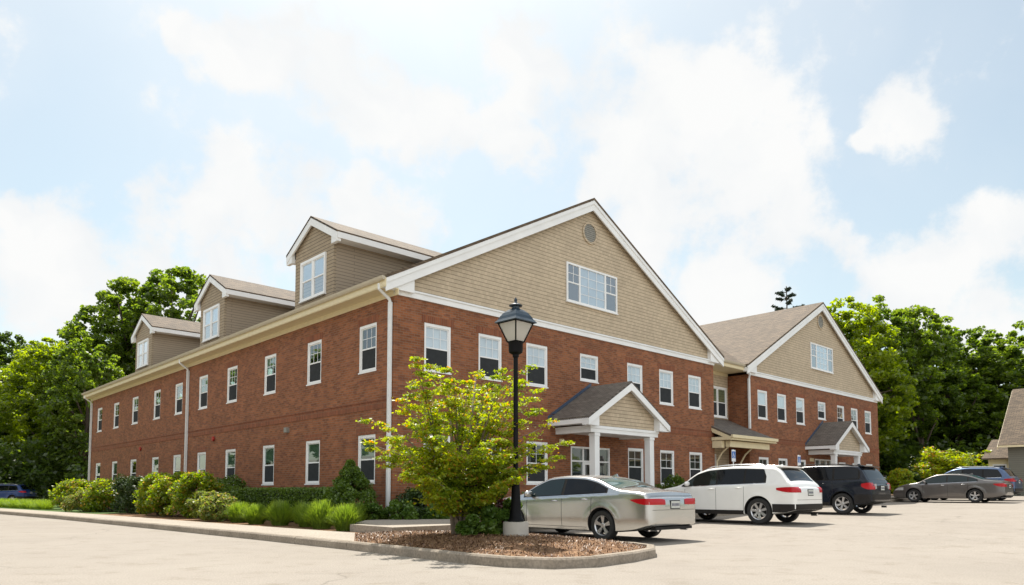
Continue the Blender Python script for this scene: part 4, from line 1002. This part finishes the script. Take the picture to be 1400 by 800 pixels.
c5 = park(make_car('parked_car', 'steel blue estate car half hidden behind the grey-brown car', 'car', wagon, dict(paint=P_blue, handle=P_blue)), 33.6, -6.3)
c6 = make_car('parked_car', 'dark blue car under the trees at the left edge, cut by the frame', 'car', wagon, dict(paint=P_dblue, handle=P_dblue))
c6.location = (-46.0, 65.0, .0); c6.rotation_euler = (0,0,R(90))
c7 = copy_tree(c4_); c7['label'] = 'pale car in the shade under the trees, behind the grey-brown car'; 
for o_ in c7.children:
    if o_.name.startswith('body'):
        o_.data = o_.data.copy(); o_.data.materials[0] = P_silver
c7.location = W(47, 3.5, G(47)); c7.rotation_euler = (0,0,ROT)
c5.scale = (1, 1, 1.07)
for c in (c1,c2,c3,c4_,c5,c6,c7): c['group'] = 'cars parked round the building'

# ------------------------------------------------------------------ lamp post
M['lampglass'] = leafmat('frosted_lamp_glass', (.62,.60,.55), (.66,.64,.60), trans=.5)
lp = empty('street_lamp', (0.07,13.38,.13), 0, label='black lamp post with a four-sided lantern on a round concrete base in the mulch island', cat='lamp post')
zo = .13
def lz(z): return z-zo
m = MB(); m.lathe([(.235,lz(.05)),(.24,lz(.50)),(.228,lz(.525)),(0,lz(.53))], 36, cap=False); m.build('concrete_base', M['conc'], lp, smooth=40)
m = MB(); m.lathe([(.15,lz(.53)),(.15,lz(.56)),(.118,lz(.60)),(.10,lz(.70)),(.085,lz(1.0)),(.07,lz(1.25)),(.06,lz(1.32)),(.062,lz(1.36)),(.047,lz(1.40)),(.042,lz(3.66))], 20, cap=False)
m.lathe([(.042,lz(3.60)),(.06,lz(3.62)),(.06,lz(3.66)),(.125,lz(3.70)),(.135,lz(3.74)),(.135,lz(3.86)),(.15,lz(3.89)),(.0,lz(3.895))], 20, cap=False); m.build('post', M['black'], lp, smooth=40)
def sq(r, z, a0=-math.pi/2): return [(r*math.cos(a0+k*math.pi/2), r*math.sin(a0+k*math.pi/2), lz(z)) for k in range(4)]
m = MB()
b_, t_ = sq(.155,3.90), sq(.335,4.27)
for k in range(4): m.tube([b_[k], t_[k]], .014, 6)
for q in (sq(.15,3.905), sq(.325,4.262)):
    for k in range(4): m.tube([q[k], q[(k+1)%4]], .013, 6)
fr = m.build('lantern_frame', M['black'], lp)
m = MB(); b2, t2 = sq(.145,3.90), sq(.322,4.27)
for k in range(4): m.add([b2[k], b2[(k+1)%4], t2[(k+1)%4], t2[k]], [(0,1,2,3)])
m.build('lantern_glass', M['lampglass'], fr)
m = MB(); prof = [(.40,4.262),(.405,4.275),(.385,4.29),(.34,4.33),(.30,4.39),(.235,4.46),(.15,4.515),(.085,4.54),(.07,4.56)]
v = [p for r, z in prof for p in sq(r, z)]
m.add(v, [(i*4+k, i*4+(k+1)%4, (i+1)*4+(k+1)%4, (i+1)*4+k) for i in range(len(prof)-1) for k in range(4)]); m.add(sq(.40,4.262), [(0,1,2,3)])
m.lathe([(.07,lz(4.54)),(.07,lz(4.585)),(.125,lz(4.59)),(.13,lz(4.605)),(.06,lz(4.64)),(.03,lz(4.655)),(.025,lz(4.69)),(.035,lz(4.71)),(.02,lz(4.735)),(.0,lz(4.77))], 16, cap=False)
M['lamproof'] = simple('lantern_roof_paint', (.018,.034,.050), .32, 0, var=.15, spec=.45); m.build('lantern_roof', M['lamproof'], lp)

# ------------------------------------------------------------------ accessible-parking signs
M['signblue'] = simple('sign_blue', (.02,.12,.42), .4, var=.03); M['signwhite'] = simple('sign_white', (.78,.8,.82), .4, var=.02)
def sign(lx, ly, ztop, label):
    s = empty('parking_sign', W(lx, ly, G(lx)+.15), ROT, label=label, cat='sign', group='accessible parking signs at the kerb')
    h = ztop-G(lx)-.15
    m = MB(); m.box(-.025,.025,-.012,.012,0,h+.02); m.build('post', M['alum'], s)
    m = MB(); m.box(-.15,.15,-.022,-.014,h-.46,h); p = m.build('panel', M['signwhite'], s, bevel=.01)
    m = MB(); m.box(-.13,.13,-.026,-.0225,h-.33,h-.06); m.build('blue_field', M['signblue'], p)
    # wheelchair symbol: head, body, wheel
    m = MB()
    def poly(pts, w_=.011):
        for a, b in zip(pts[:-1], pts[1:]):
            dx, dz = b[0]-a[0], b[1]-a[1]; l = math.hypot(dx,dz); nx, nz_ = -dz/l*w_, dx/l*w_
            m.prism([(a[0]+nx,-.029,a[1]+nz_),(b[0]+nx,-.029,b[1]+nz_),(b[0]-nx,-.029,b[1]-nz_),(a[0]-nx,-.029,a[1]-nz_)], (0,.002,0))
    zc = h-.21
    poly([(-.02+.018*math.cos(t),zc+.085+.018*math.sin(t)) for t in [k*math.pi/4 for k in range(9)]], .007)
    poly([(-.02,zc+.06),(-.02,zc-.01),(.04,zc-.015),(.06,zc-.075),(.08,zc-.07)])
    poly([(-.02,zc+.03),(.03,zc+.03)], .008)
    poly([(-.01+.06*math.cos(t),zc-.035+.06*math.sin(t)) for t in [math.pi*.72+k*math.pi*1.2/10 for k in range(11)]], .009)
    m.build('wheelchair_symbol', M['signwhite'], p)
sign(13.85, -3.3, 2.72, 'blue and white accessible parking sign showing above the roof of the white vehicle')
sign(19.6, -3.3, 2.70, 'blue and white accessible parking sign showing above the roof of the dark vehicle')

# ------------------------------------------------------------------ planting
rng = np.random.default_rng(12)
def leaf_mesh(name, C_, size, mat, elong=1.5, up=.35, jitter=.35, fold=True, seed=0):
    """one mesh of separate four-sided leaves, centres C_ (n,3)"""
    r = np.random.default_rng(seed); n = len(C_)
    nr = r.normal(size=(n,3)); nr /= np.linalg.norm(nr,axis=1,keepdims=True); nr[:,2] = np.abs(nr[:,2])+up; nr /= np.linalg.norm(nr,axis=1,keepdims=True)
    t = r.normal(size=(n,3)); t -= nr*np.sum(t*nr,axis=1,keepdims=True); t /= np.linalg.norm(t,axis=1,keepdims=True)
    b = np.cross(nr,t); s = size*(1+jitter*(r.random((n,1))*2-1)); a = t*s*elong*.5; c = b*s*.5
    V = np.stack([C_-a, C_-c*1+a*.1, C_+a, C_+c+a*.1], axis=1).reshape(-1,3)
    me = bpy.data.meshes.new(name); me.vertices.add(n*4); me.vertices.foreach_set('co', V.astype(np.float32).ravel())
    me.loops.add(n*4); me.loops.foreach_set('vertex_index', np.arange(n*4, dtype=np.int32))
    me.polygons.add(n); me.polygons.foreach_set('loop_start', np.arange(0,n*4,4,dtype=np.int32)); me.polygons.foreach_set('loop_total', np.full(n,4,dtype=np.int32))
    me.update(); me.validate(); me.materials.append(mat); return me
def link(name, me, parent=None, loc=None):
    o = bpy.data.objects.new(name, me); COL.objects.link(o)
    if parent: o.parent = parent
    if loc is not None: o.location = loc
    return o
def clump_points(clumps, per, r, shell=.75):
    P_ = []
    for (x,y,z,rx,rz) in clumps:
        d = r.normal(size=(per,3)); d /= np.linalg.norm(d,axis=1,keepdims=True); rad = (shell+(1-shell)*r.random((per,1)))**1
        rad = np.where(r.random((per,1)) < .25, r.random((per,1)), rad)
        P_.append(np.array([x,y,z])+d*rad*np.array([rx,rx,rz]))
    return np.concatenate(P_)
M['bark'] = simple('bark', (.10,.075,.055), .9, var=.3, scale=8, bump=.6)
M['barkgrey'] = simple('smooth_grey_bark', (.20,.16,.12), .85, var=.25, scale=10, bump=.3)
M['lf_tree'] = leafmat('tree_leaf', (.045,.085,.012), (.12,.17,.02), trans=.58, tv=3.0, nscale=.25)
M['lf_bright'] = leafmat('bright_tree_leaf', (.075,.12,.012), (.19,.24,.02), trans=.58, tv=3.0, nscale=.3)
M['lf_dark'] = leafmat('dark_tree_leaf', (.025,.05,.010), (.075,.115,.015), trans=.52, tv=3.0, nscale=.25)
M['lf_yellow'] = leafmat('yellow_green_leaf', (.11,.185,.015), (.31,.355,.020), (.36,.20,.03), trans=.52, tv=2.1, p3=.03, nscale=1.3)
M['lf_lowgreen'] = leafmat('low_green_leaf', (.06,.13,.018), (.14,.22,.03), trans=.4, nscale=1.5)
M['lf_rhodo'] = leafmat('shrub_leaf', (.06,.12,.010), (.22,.28,.018), (.34,.22,.05), trans=.5, tv=2.6, p3=.06, nscale=1.6)
M['lf_pale'] = leafmat('pale_shrub_leaf', (.10,.15,.025), (.22,.26,.05), (.36,.27,.09), trans=.42, tv=2.0, p3=.08, nscale=2)
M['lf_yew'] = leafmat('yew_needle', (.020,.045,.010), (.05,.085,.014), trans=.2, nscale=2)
M['lf_hedge'] = leafmat('hedge_leaf', (.06,.115,.016), (.13,.20,.025), trans=.4, nscale=2)
M['lf_grass'] = leafmat('grass_blade', (.09,.16,.018), (.21,.29,.04), trans=.5, tv=2.2, nscale=1.2)
M['lf_needle'] = leafmat('pine_needle', (.020,.036,.022), (.04,.06,.035), trans=.15, nscale=1)
M['lf_red'] = leafmat('burgundy_leaf', (.05,.012,.012), (.10,.025,.02), trans=.3, nscale=2)

# big background trees: variants share their meshes
def big_tree(seed, H, Rr, nclump, per, leaf, mat, base=.18, gap=0.0):
    r = np.random.default_rng(seed); cl = []
    while len(cl) < nclump:
        u = r.uniform(-1,1,3)
        if np.linalg.norm(u) > 1: continue
        z = H*(base + (1-base)*(.5+.5*u[2])); h = (z/H-base)/(1-base)
        prof = math.sqrt(max(.02, 1-(2*h-1)**2))*(1.0 if h < .55 else .93)
        rho = math.hypot(u[0],u[1]); prof_r = Rr*max(.25, prof)
        th = math.atan2(u[1],u[0]); lobes = 1+.16*math.sin(th*3+seed)+.10*math.sin(th*5+h*7+seed*2)
        rr = prof_r*(rho**.45)*lobes*.92; s = r.uniform(.045,.105)*Rr*1.2
        cl.append((rr*math.cos(th), rr*math.sin(th), z, s*1.15, s*.72))
    P_ = clump_points(cl, per, r, .6)
    P_ = P_[P_[:,2] > .5]
    me = leaf_mesh('crown', P_, leaf, mat, 1.5, .25, seed=seed)
    m = MB(); n = 7
    lean = [(.25*math.sin(seed+k*.9)*k/n*2, .25*math.cos(seed*2+k)*k/n*2, H*.78*k/n) for k in range(n+1)]
    m.tube(lean, [H*.018*(1-.8*k/n)+.03 for k in range(n+1)], 8)
    for k in range(13):
        c = cl[(k*7) % len(cl)]; i = 2+(k % 4); p0 = lean[i]
        if c[2] < p0[2]: continue
        mid = ((p0[0]+c[0])/2, (p0[1]+c[1])/2, (p0[2]+c[2])/2+.3); m.tube([p0, mid, (c[0],c[1],c[2])], [H*.007, H*.005, H*.002], 5)
    root = empty('tree', (0,0,-50), label='x', cat='tree'); link('crown', me, root); m.build('trunk', M['bark'], root, smooth=True)
    return root
protoA = big_tree(1, 20, 5.2, 420, 72, .23, M['lf_tree']); protoB = big_tree(2, 20, 6.2, 520, 72, .23, M['lf_bright'], .10)
protoC = big_tree(3, 20, 5.8, 480, 72, .23, M['lf_dark'], .10); protoD = big_tree(4, 20, 5.2, 270, 72, .23, M['lf_tree'], .30)
used = set()
def put_tree(proto, X, Y, H, label, group, wide=1.0, rot=None):
    t = proto if proto.name not in used else copy_tree(proto); used.add(proto.name)
    s = H/20; t.location = (X, Y, -.1 if X < 0 else .5); t.scale = (s*wide, s*wide, s); t.rotation_euler = (0,0, rot if rot is not None else (X*1.7+Y) % 6.28)
    t['label'] = label; t['group'] = group; return t
def ax(px, Y): return (px-700)/979.2*Y
GL = 'trees behind the far left end of the building'
put_tree(protoC, ax(8,80), 80, 19.0, 'dark green tree at the very left edge above the blue car', GL)
put_tree(protoB, ax(62,72), 72, 16.8, 'bright yellow-green bushy tree right of the blue car, lowest of the left group', GL, 1.05)
put_tree(protoA, ax(112,69), 69, 16.6, 'mid-height green tree against the far end of the brick wall', GL, 1.0)
put_tree(protoA, ax(128,80), 80, 22.5, 'mid green tree rising behind the bright yellow-green trees', GL)
put_tree(protoD, ax(176,82), 82, 26.0, 'tall mid green tree left of the smallest dormer', GL, 1.0)
put_tree(protoD, ax(236,84), 84, 28.0, 'tallest green tree, standing between the two farther dormers with sky gaps in its crown', GL, 1.05)
put_tree(protoC, ax(35,90), 90, 20, 'dark tree behind the bright bushy ones at left', GL, 1.2)
put_tree(protoC, ax(90,92), 92, 20, 'dark tree behind the bright trees near the building end', GL, 1.2)
put_tree(protoC, ax(-60,78), 78, 20, 'dark tree just outside the left edge', GL, 1.2)
put_tree(protoC, ax(150,90), 90, 20, 'dark tree behind the end of the long roof', GL, 1.2)
GR = 'trees behind the right end of the building'
put_tree(protoB, ax(1160,60), 60, 17.0, 'leafy tree touching the right slope of the farther gable', GR, 1.0)
put_tree(protoA, ax(1213,62), 62, 17.6, 'tall green tree a little right of the farther gable', GR, 1.05)
put_tree(protoD, ax(1260,61), 61, 16.6, 'green tree over the grey-brown car with gaps of sky', GR, .95)
put_tree(protoA, ax(1300,64), 64, 16.2, 'green tree above the blue estate car', GR, 1.15)
put_tree(protoA, ax(1352,63), 63, 15.2, 'dark green tree left of the neighbouring roof', GR, 1.1)
put_tree(protoA, ax(1402,63), 63, 15.6, 'green tree rising behind the neighbouring roof at the right edge', GR, 1.1)
put_tree(protoC, ax(1190,72), 72, 13.5, 'dark tree low behind the end wall of the brick building', GR, 1.4)
put_tree(protoC, ax(1262,72), 72, 13.0, 'dark tree low in the woods behind the cars', GR, 1.5)
put_tree(protoC, ax(1330,74), 74, 12.5, 'dark tree low in the woods by the neighbouring roof', GR, 1.5)
put_tree(protoC, ax(1410,76), 76, 12, 'dark tree low behind the neighbouring building', GR, 1.5)
# trees across the road and beyond the lot (seen in the window panes)
GO = 'trees across the road'
for k, (lx, ly, H) in enumerate([(-34,20,17),(-36,32,18),(-33,44,17),(-30,56,19),(-37,8,16),(-24,66,18),(-36,-4,17),(-12,72,16)]):
    x, y, z = W(lx, ly); put_tree((protoA, protoB, protoC)[k % 3], x, y, H, 'green tree standing across the road from the long brick side', GO, 1.25)
for k, (lx, ly, H) in enumerate([(70,-30,7),(66,-40,8),(60,-50,7),(76,-22,8),(52,-58,7)]):
    x, y, z = W(lx, ly); put_tree((protoB, protoA)[k % 2], x, y, H, 'small green tree on the far side of the parking lot', 'small trees beyond the lot', 1.6)
# undergrowth along the wood edges
def undergrowth(spots, seed, label):
    r = np.random.default_rng(seed); cl = []
    for (px0, px1, Y, zmax) in spots:
        for _ in range(150):
            px = r.uniform(px0, px1); y = Y+r.uniform(-2.5,4); cl.append((ax(px, y), y, r.uniform(.2, zmax), r.uniform(.8,1.8), r.uniform(.6,1.2)))
    me = leaf_mesh('undergrowth', clump_points(cl, 70, r, .5), .26, M['lf_dark'], seed=seed); o = link('undergrowth', me); tag(o, label, 'undergrowth', kind='stuff')
undergrowth([(-120,150,74,6.0),(-120,150,80,9),(-60,118,67.5,5.5)], 21, 'dark leafy undergrowth below the trees at left, nearest band in place of their shade')  # nearest band is dark foliage added to stand for the trees' own shade
undergrowth([(1150,1440,60,5.0),(1150,1440,66,9)], 22, 'dark leafy undergrowth below the trees at right')
# conifer behind the farther roof
r = np.random.default_rng(9); pine = empty('pine_tree', (ax(1081,68),68,.5), 0, label='sparse dark pine whose top shows over the ridge of the farther roof', cat='tree')
cl = []; m = MB(); Hp = 20.3; m.tube([(0,0,0),(.1,0,Hp*.5),(0,0,Hp)], [.25,.14,.04], 8)
for k in range(38):
    z = Hp*(.66+.335*k/38)+r.uniform(-.2,.2); L_ = (Hp-z)*.30+.45+r.uniform(-.3,.8); a = k*2.4+r.uniform(-.6,.6); e = (L_*math.cos(a), L_*math.sin(a), z+L_*.12)
    m.tube([(0,0,z),e], [.05,.015], 4)
    for q in range(4): f = .45+.55*q/3; cl.append((e[0]*f, e[1]*f, z+(e[2]-z)*f, .20, .13))
link('crown', leaf_mesh('crown', clump_points(cl, 44, r, .3), .085, M['lf_needle'], 3.0, .1, seed=9), pine); m.build('trunk', M['bark'], pine)

# shrubs: placed on the bed in building coordinates
def shrub(name, lx, ly, rx, h, mat, n, leaf, label, cat='shrub', group=None, shape='mound', seed=1, elong=1.5, base=.13, stem=True):
    r = np.random.default_rng(seed); s = empty(name, W(lx, ly, G(lx)+base), ROT, label=label, cat=cat, group=group); cl = []
    nc = max(10, int(26*rx*h*2))
    for k in range(nc):
        th = r.uniform(0,6.283); t = r.uniform(0,1)
        if shape == 'mound': z = h*(.12+.78*t); rr = rx*.86*math.sqrt(max(0,1-max(0,(t-.35)/.68)**2))*r.uniform(.5,1)
        elif shape == 'column': z = h*(.08+.86*t); rr = rx*.8*r.uniform(.5,1)*(1 if t < .85 else .8)
        elif shape == 'cone': z = h*(.03+.94*t); rr = rx*(1-t)**.85*r.uniform(.7,1)
        c = max(.10, min(rx, h)*.26)*(1 if shape != 'cone' else (.35+.65*(1-t)))*r.uniform(.75,1.25)
        cl.append((rr*math.cos(th), rr*math.sin(th), z, c, c*.8))
    P_ = clump_points(cl, max(20, n//nc), r, .65); P_ = P_[P_[:,2] > .02]
    link('foliage', leaf_mesh('foliage', P_, leaf, mat, elong, .3, seed=seed), s)
    m = MB()
    for k in range(6):
        c = cl[k]; m.tube([(0.03*math.cos(k),.03*math.sin(k),-.05),(c[0]*.5,c[1]*.5,c[2]*.6),(c[0],c[1],c[2])], [.018,.013,.005], 5)
    m.build('stems', M['bark'], s); return s
GS = 'shrubs along the long brick side'
shrub('leafy_shrub', -2.9, 25.0, 1.15, 1.55, M['lf_rhodo'], 7000, .075, 'tall yellow-green shrub at the far left end of the row of shrubs', group=GS, seed=31)
shrub('leafy_shrub', -2.0, 22.9, 1.1, 1.5, M['lf_hedge'], 6000, .07, 'dark green shrub second from the far left end of the row', group=GS, seed=32)
shrub('leafy_shrub', -3.5, 20.3, .95, 1.0, M['lf_pale'], 6000, .065, 'low pale green mounded shrub in front of the far left shrubs', group=GS, seed=33)
shrub('leafy_shrub', -2.7, 19.2, 1.2, 1.5, M['lf_rhodo'], 8000, .075, 'yellow-green shrub just left of the dark columnar yews', group=GS, seed=34)
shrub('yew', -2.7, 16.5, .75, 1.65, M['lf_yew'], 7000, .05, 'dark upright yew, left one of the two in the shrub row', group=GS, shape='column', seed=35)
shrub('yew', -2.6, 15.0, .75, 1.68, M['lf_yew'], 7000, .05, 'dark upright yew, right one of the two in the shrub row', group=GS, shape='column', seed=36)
shrub('leafy_shrub', -2.7, 12.4, .9, 1.72, M['lf_rhodo'], 13000, .065, 'tall bright green shrub right of the dark yews', group=GS, seed=37)
shrub('leafy_shrub', -2.75, 10.55, .95, 1.72, M['lf_rhodo'], 13000, .065, 'tall bright green shrub in the middle of the three tall ones', group=GS, seed=38)
shrub('leafy_shrub', -2.5, 8.8, 1.0, 1.66, M['lf_rhodo'], 13000, .065, 'tall bright green shrub with tan tips, nearest of the three tall ones', group=GS, seed=39)
shrub('leafy_shrub', -2.9, 6.6, .75, .95, M['lf_pale'], 6000, .06, 'low pale shrub between the tall shrubs and the ornamental grasses', group=GS, seed=40)
shrub('leafy_shrub', -3.0, 5.2, .75, .85, M['lf_pale'], 5000, .06, 'low pale shrub touching the first ornamental grass clump', group=GS, seed=45)
shrub('leafy_shrub', -1.0, 9.6, 1.0, 1.55, M['lf_hedge'], 6000, .06, 'dark rounded shrub against the brick wall behind the tall bright shrubs', group=GS, seed=41)
shrub('leafy_shrub', -1.6, 7.4, .9, 1.1, M['lf_hedge'], 5000, .06, 'dark low shrub at the left end of the clipped hedge', group=GS, seed=46)
shrub('dwarf_conifer', -1.15, .45, 1.12, 1.85, M['lf_hedge'], 15000, .05, 'dark green cone-shaped conifer at the corner of the brick wall', cat='conifer', shape='cone', seed=42)
# clipped hedge
r = np.random.default_rng(50); hg = empty('clipped_hedge', W(-1.25, 4.2, .13), ROT, label='long low clipped box hedge below the brick wall', cat='hedge')
n = 26000; P_ = np.stack([r.uniform(-.45,.45,n), r.uniform(-3.3,3.3,n), r.uniform(0.02,1.02,n)],1)
ax_ = r.integers(0,4,n); P_[ax_==0,0] = -.45+r.normal(0,.025,(ax_==0).sum()); P_[ax_==1,2] = 1.02+r.normal(0,.022,(ax_==1).sum()); P_[ax_==2,0] = .45; 
link('foliage', leaf_mesh('foliage', P_, .045, M['lf_hedge'], 1.4, .3, seed=50), hg)
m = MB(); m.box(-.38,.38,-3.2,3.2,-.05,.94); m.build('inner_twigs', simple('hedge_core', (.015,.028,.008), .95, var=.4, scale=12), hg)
# ornamental grass clumps
def grass_clump(lx, ly, rad, h, seed, label, group, n=1700, mat='lf_grass'):
    r = np.random.default_rng(seed); V = []; F_ = []
    for k in range(n):
        a = r.uniform(0,6.283); rr = rad*.45*math.sqrt(r.random()); out_ = (.06+.94*r.random()**1.3)*rad; hh = h*r.uniform(.55,1.08)*(1-.5*(out_/rad)**1.6)
        bx, by = rr*math.cos(a), rr*math.sin(a); da = a+r.normal(0,.3); w_ = r.uniform(.003,.007)
        px_, py_ = -math.sin(da)*w_, math.cos(da)*w_; o = len(V)
        for t, q in ((0,1.0),(.45,1.0),(.8,.75),(1,.1)):
            x = bx+math.cos(da)*out_*t**1.35; y = by+math.sin(da)*out_*t**1.35; z = hh*(1-(1-t)**1.35)*(1-.12*t**4)
            V += [(x-px_*q,y-py_*q,z),(x+px_*q,y+py_*q,z)]
        for i in range(3): F_.append((o+2*i,o+2*i+1,o+2*i+3,o+2*i+2))
    mb = MB(); mb.add(V, F_); o = mb.build('grass_clump', M[mat], loc=W(lx, ly, G(lx)+.13), rz=ROT); tag(o, label, 'grass clump', group); return o
GG = 'ornamental grass clumps beside the sidewalk'
lab = ['farthest bright green grass clump beside the pale shrub', 'second farthest bright grass clump from the pale shrub', 'bright grass clump in the middle of the row, left of centre', 'bright grass clump in the middle of the row, right of centre', 'second nearest bright grass clump', 'nearest bright grass clump, beside the concrete step']
for k, (lx, ly, rd, h) in enumerate([(-2.95,3.95,.50,.72),(-3.05,2.5,.46,.68),(-2.9,1.25,.47,.80),(-2.75,-.05,.44,.74),(-2.9,-1.1,.48,.84),(-2.95,-2.35,.44,.74)]):
    grass_clump(lx, ly, rd, h, 60+k, lab[k], GG)
for k in range(4): grass_clump(-2.05+.12*k, 3.2-1.3*k, .40, .78, 90+k, ['bright grass clump in the back row below the hedge, farthest','bright grass clump in the back row, second farthest','bright grass clump in the back row, second nearest','bright grass clump in the back row, nearest the cone-shaped conifer'][k], GG, 900)
r = np.random.default_rng(77); 
for k in range(9):
    grass_clump(-5.0+.12*k+.2*(k%2), 36-1.25*k, .75, .62, 70+k, 'bright green grass clump in the far row near the blue car', 'far row of grass clumps', 700)
# ground cover by the front corner
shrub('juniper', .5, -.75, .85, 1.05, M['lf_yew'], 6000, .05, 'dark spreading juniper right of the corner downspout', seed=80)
gcs = [(-.4,-1.0,.6,.72),(.6,-1.35,.6,.6),(-1.0,-.35,.5,.62),(1.7,-1.1,.7,.72),(2.9,-1.0,.7,.75),(-1.7,.6,.5,.5),(4.4,-1.0,.7,.8)]
gl_ = ['low green bush left of the corner downspout','low green bush in front of the dark juniper','low green bush at the foot of the cone-shaped conifer','low green bush right of the dark juniper','low green bush behind the yellow tree trunk','small low bush left of the cone-shaped conifer','low green bush behind the lamp post']
for k, (lx, ly, rx, h) in enumerate(gcs): shrub('low_bush', lx, ly, rx, h, M['lf_lowgreen'], 4200, .055, gl_[k], group='low bushes at the front corner', seed=82+k)
for k, (lx, h) in enumerate([(6.2,.9),(13.3,1.45),(14.6,1.2),(11.9,1.2),(22.5,1.0),(25.5,1.0)]):
    shrub('low_bush', lx, -.85, .75, h, M['lf_hedge'], 3500, .06, ['dark bush left of the near porch','dark bush under the window right of the near porch','dark bush near the end of the nearer facade','dark bush beside the right porch column','dark bush behind the white vehicle','dark bush left of the far porch'][k], group='foundation bushes along the front', seed=95+k)
shrub('yellow_bush', 35.5, -2.3, .95, 1.75, M['lf_yellow'], 5000, .09, 'yellow-green bush right of the dark navy vehicle', seed=110, base=.15)
shrub('yellow_bush', 37.2, -2.0, .8, 1.2, M['lf_yellow'], 4000, .09, 'lower yellow-green bush beside the far corner of the building', seed=111, base=.1)

# layered ornamental tree: explicit branches out to sprays
def spray_tree(name, base, tips, stems, nleaf, leaf, mat, label, seed, spray=.26, flat=.42, hscale=1.0):
    r = np.random.default_rng(seed); root = empty(name, base, 0, label=label, cat='tree'); m = MB(); P_ = []
    st = []
    for (dx, dy, h) in stems:
        pts = [(dx*.15, dy*.15, -.1), (dx*.3, dy*.3, h*.3), (dx*.6, dy*.6, h*.62), (dx, dy, h)]
        m.tube(pts, [.055*hscale,.042*hscale,.028*hscale,.012*hscale], 7); st.append(pts)
    for (tx, ty, tz, wgt) in tips:
        s = st[min(range(len(st)), key=lambda i: (st[i][3][0]-tx)**2+(st[i][3][1]-ty)**2)]
        z0 = max(.32, min(s[3][2]*.9, tz*.55)); f = z0/s[3][2]
        k = min(2, int(f*3)); p0 = Vector(s[k]).lerp(Vector(s[k+1]), min(1, f*3-k)); p1 = Vector((tx,ty,tz))
        mid = p0.lerp(p1, .5)+Vector((0,0,(p1-p0).length*.10)); m.tube([p0, mid, p1], [.02*hscale,.012*hscale,.004*hscale], 5)
        L_ = (p1-p0).length
        nn = int(nleaf*wgt)
        for q in range(7):
            t = .30+.70*q/6; c = p0*(1-t)**2+mid*2*t*(1-t)+p1*t*t; sp_ = spray*(1.15-.55*t)
            off = r.normal(0, sp_*.55, 3); off[2] *= .4
            k_ = nn//7
            d = r.normal(size=(k_,3))*np.array([sp_,sp_,sp_*flat])*.62; P_.append(np.array(c)+off+d)
    P_ = np.concatenate(P_); link('crown', leaf_mesh('crown', P_, leaf, mat, 1.6, .5, seed=seed), root); m.build('trunk', M['barkgrey'], root, smooth=True)
    return root
TB = (-1.0, 13.75, .2); sc_ = 13.75/979.2
tips = []
rt = np.random.default_rng(5)
for (px, py, wg) in [(504,573,.9),(502,606,.9),(520,628,1),(548,545,1),(530,600,1),(562,486,.8),(575,512,1),(593,500,1),(618,507,1),(650,508,1),(676,515,1),(692,505,.7),(712,520,.9),(724,500,.4),(722,545,.9),(742,530,.4),(738,560,.9),(757,578,.35),(770,605,.8),(763,628,.8),(740,640,.9),(700,640,1),
      (555,645,1),(590,655,1),(560,580,1),(590,560,1.1),(620,545,1.1),(650,545,1.1),(680,560,1),(610,600,1.2),(640,590,1.2),(670,600,1.2),(700,590,1.1),(580,620,1.2),(620,635,1.2),(655,630,1.2),(600,530,1),(640,525,1),(690,620,1),(568,530,.8),(665,575,1),(545,610,1),(720,610,1),(585,590,1),(600,668,1),(640,672,1),(680,662,1),(575,640,1),(710,655,.9)]:
    dx = (px-700)*sc_-TB[0]; z = 1.1+(671-py)*sc_-TB[2]; R0 = 1.75; rem = math.sqrt(max(0, R0**2-dx*dx)); dy = rt.uniform(-1,1)*rem*.9
    k = (13.75+dy)/13.75; tips.append((((px-700)/979.2*(13.75+dy))-TB[0], dy, 1.1+(671-py)/979.2*(13.75+dy)-TB[2], wg))
for _ in range(30):
    a = rt.uniform(0,6.28); rr = rt.uniform(.3,1.1); tips.append((rr*math.cos(a)+.05, rr*math.sin(a), rt.uniform(.75,1.7), 1.1))
spray_tree('ornamental_tree', TB, tips, [(-.25,.1,2.9),(.3,.1,3.1),(.0,-.3,2.8),(.5,-.2,2.2),(-.6,.2,2.2)], 700, .043, M['lf_yellow'], 'yellow-green layered ornamental tree in the mulch island in front of the lamp post', 200, .18, .28)
# leafy suckers and low bush at its foot
xb, yb_ = toL(-.62, 13.45)
shrub('low_bush', xb, yb_, .50, .66, M['lf_lowgreen'], 6000, .06, 'dark green bush at the foot of the ornamental tree', seed=120, base=.2)
xb, yb_ = toL(-.25, 13.75)
shrub('low_bush', xb, yb_, .42, 1.25, M['lf_lowgreen'], 5500, .06, 'taller dark green bush between the ornamental tree and the lamp post', seed=121, base=.2)
xb, yb_ = toL(-.35, 15.6)
shrub('burgundy_shrub', xb, yb_, .42, .85, M['lf_red'], 3500, .05, 'small burgundy-leaved shrub behind the ornamental tree', seed=122, base=.14)
tips = [(rt.uniform(-2.3,2.3), rt.uniform(-1.6,1.6), rt.uniform(1.2,3.3), 1) for _ in range(44)]
x_, y_, z_ = W(44.5,-2.6,.7)
spray_tree('ornamental_tree', (x_,y_,z_), tips, [(-.8,.1,2.6),(.7,.2,2.7),(.0,-.4,2.9)], 220, .13, M['lf_yellow'], 'low spreading yellow-green tree behind the grey-brown car', 201, .42)
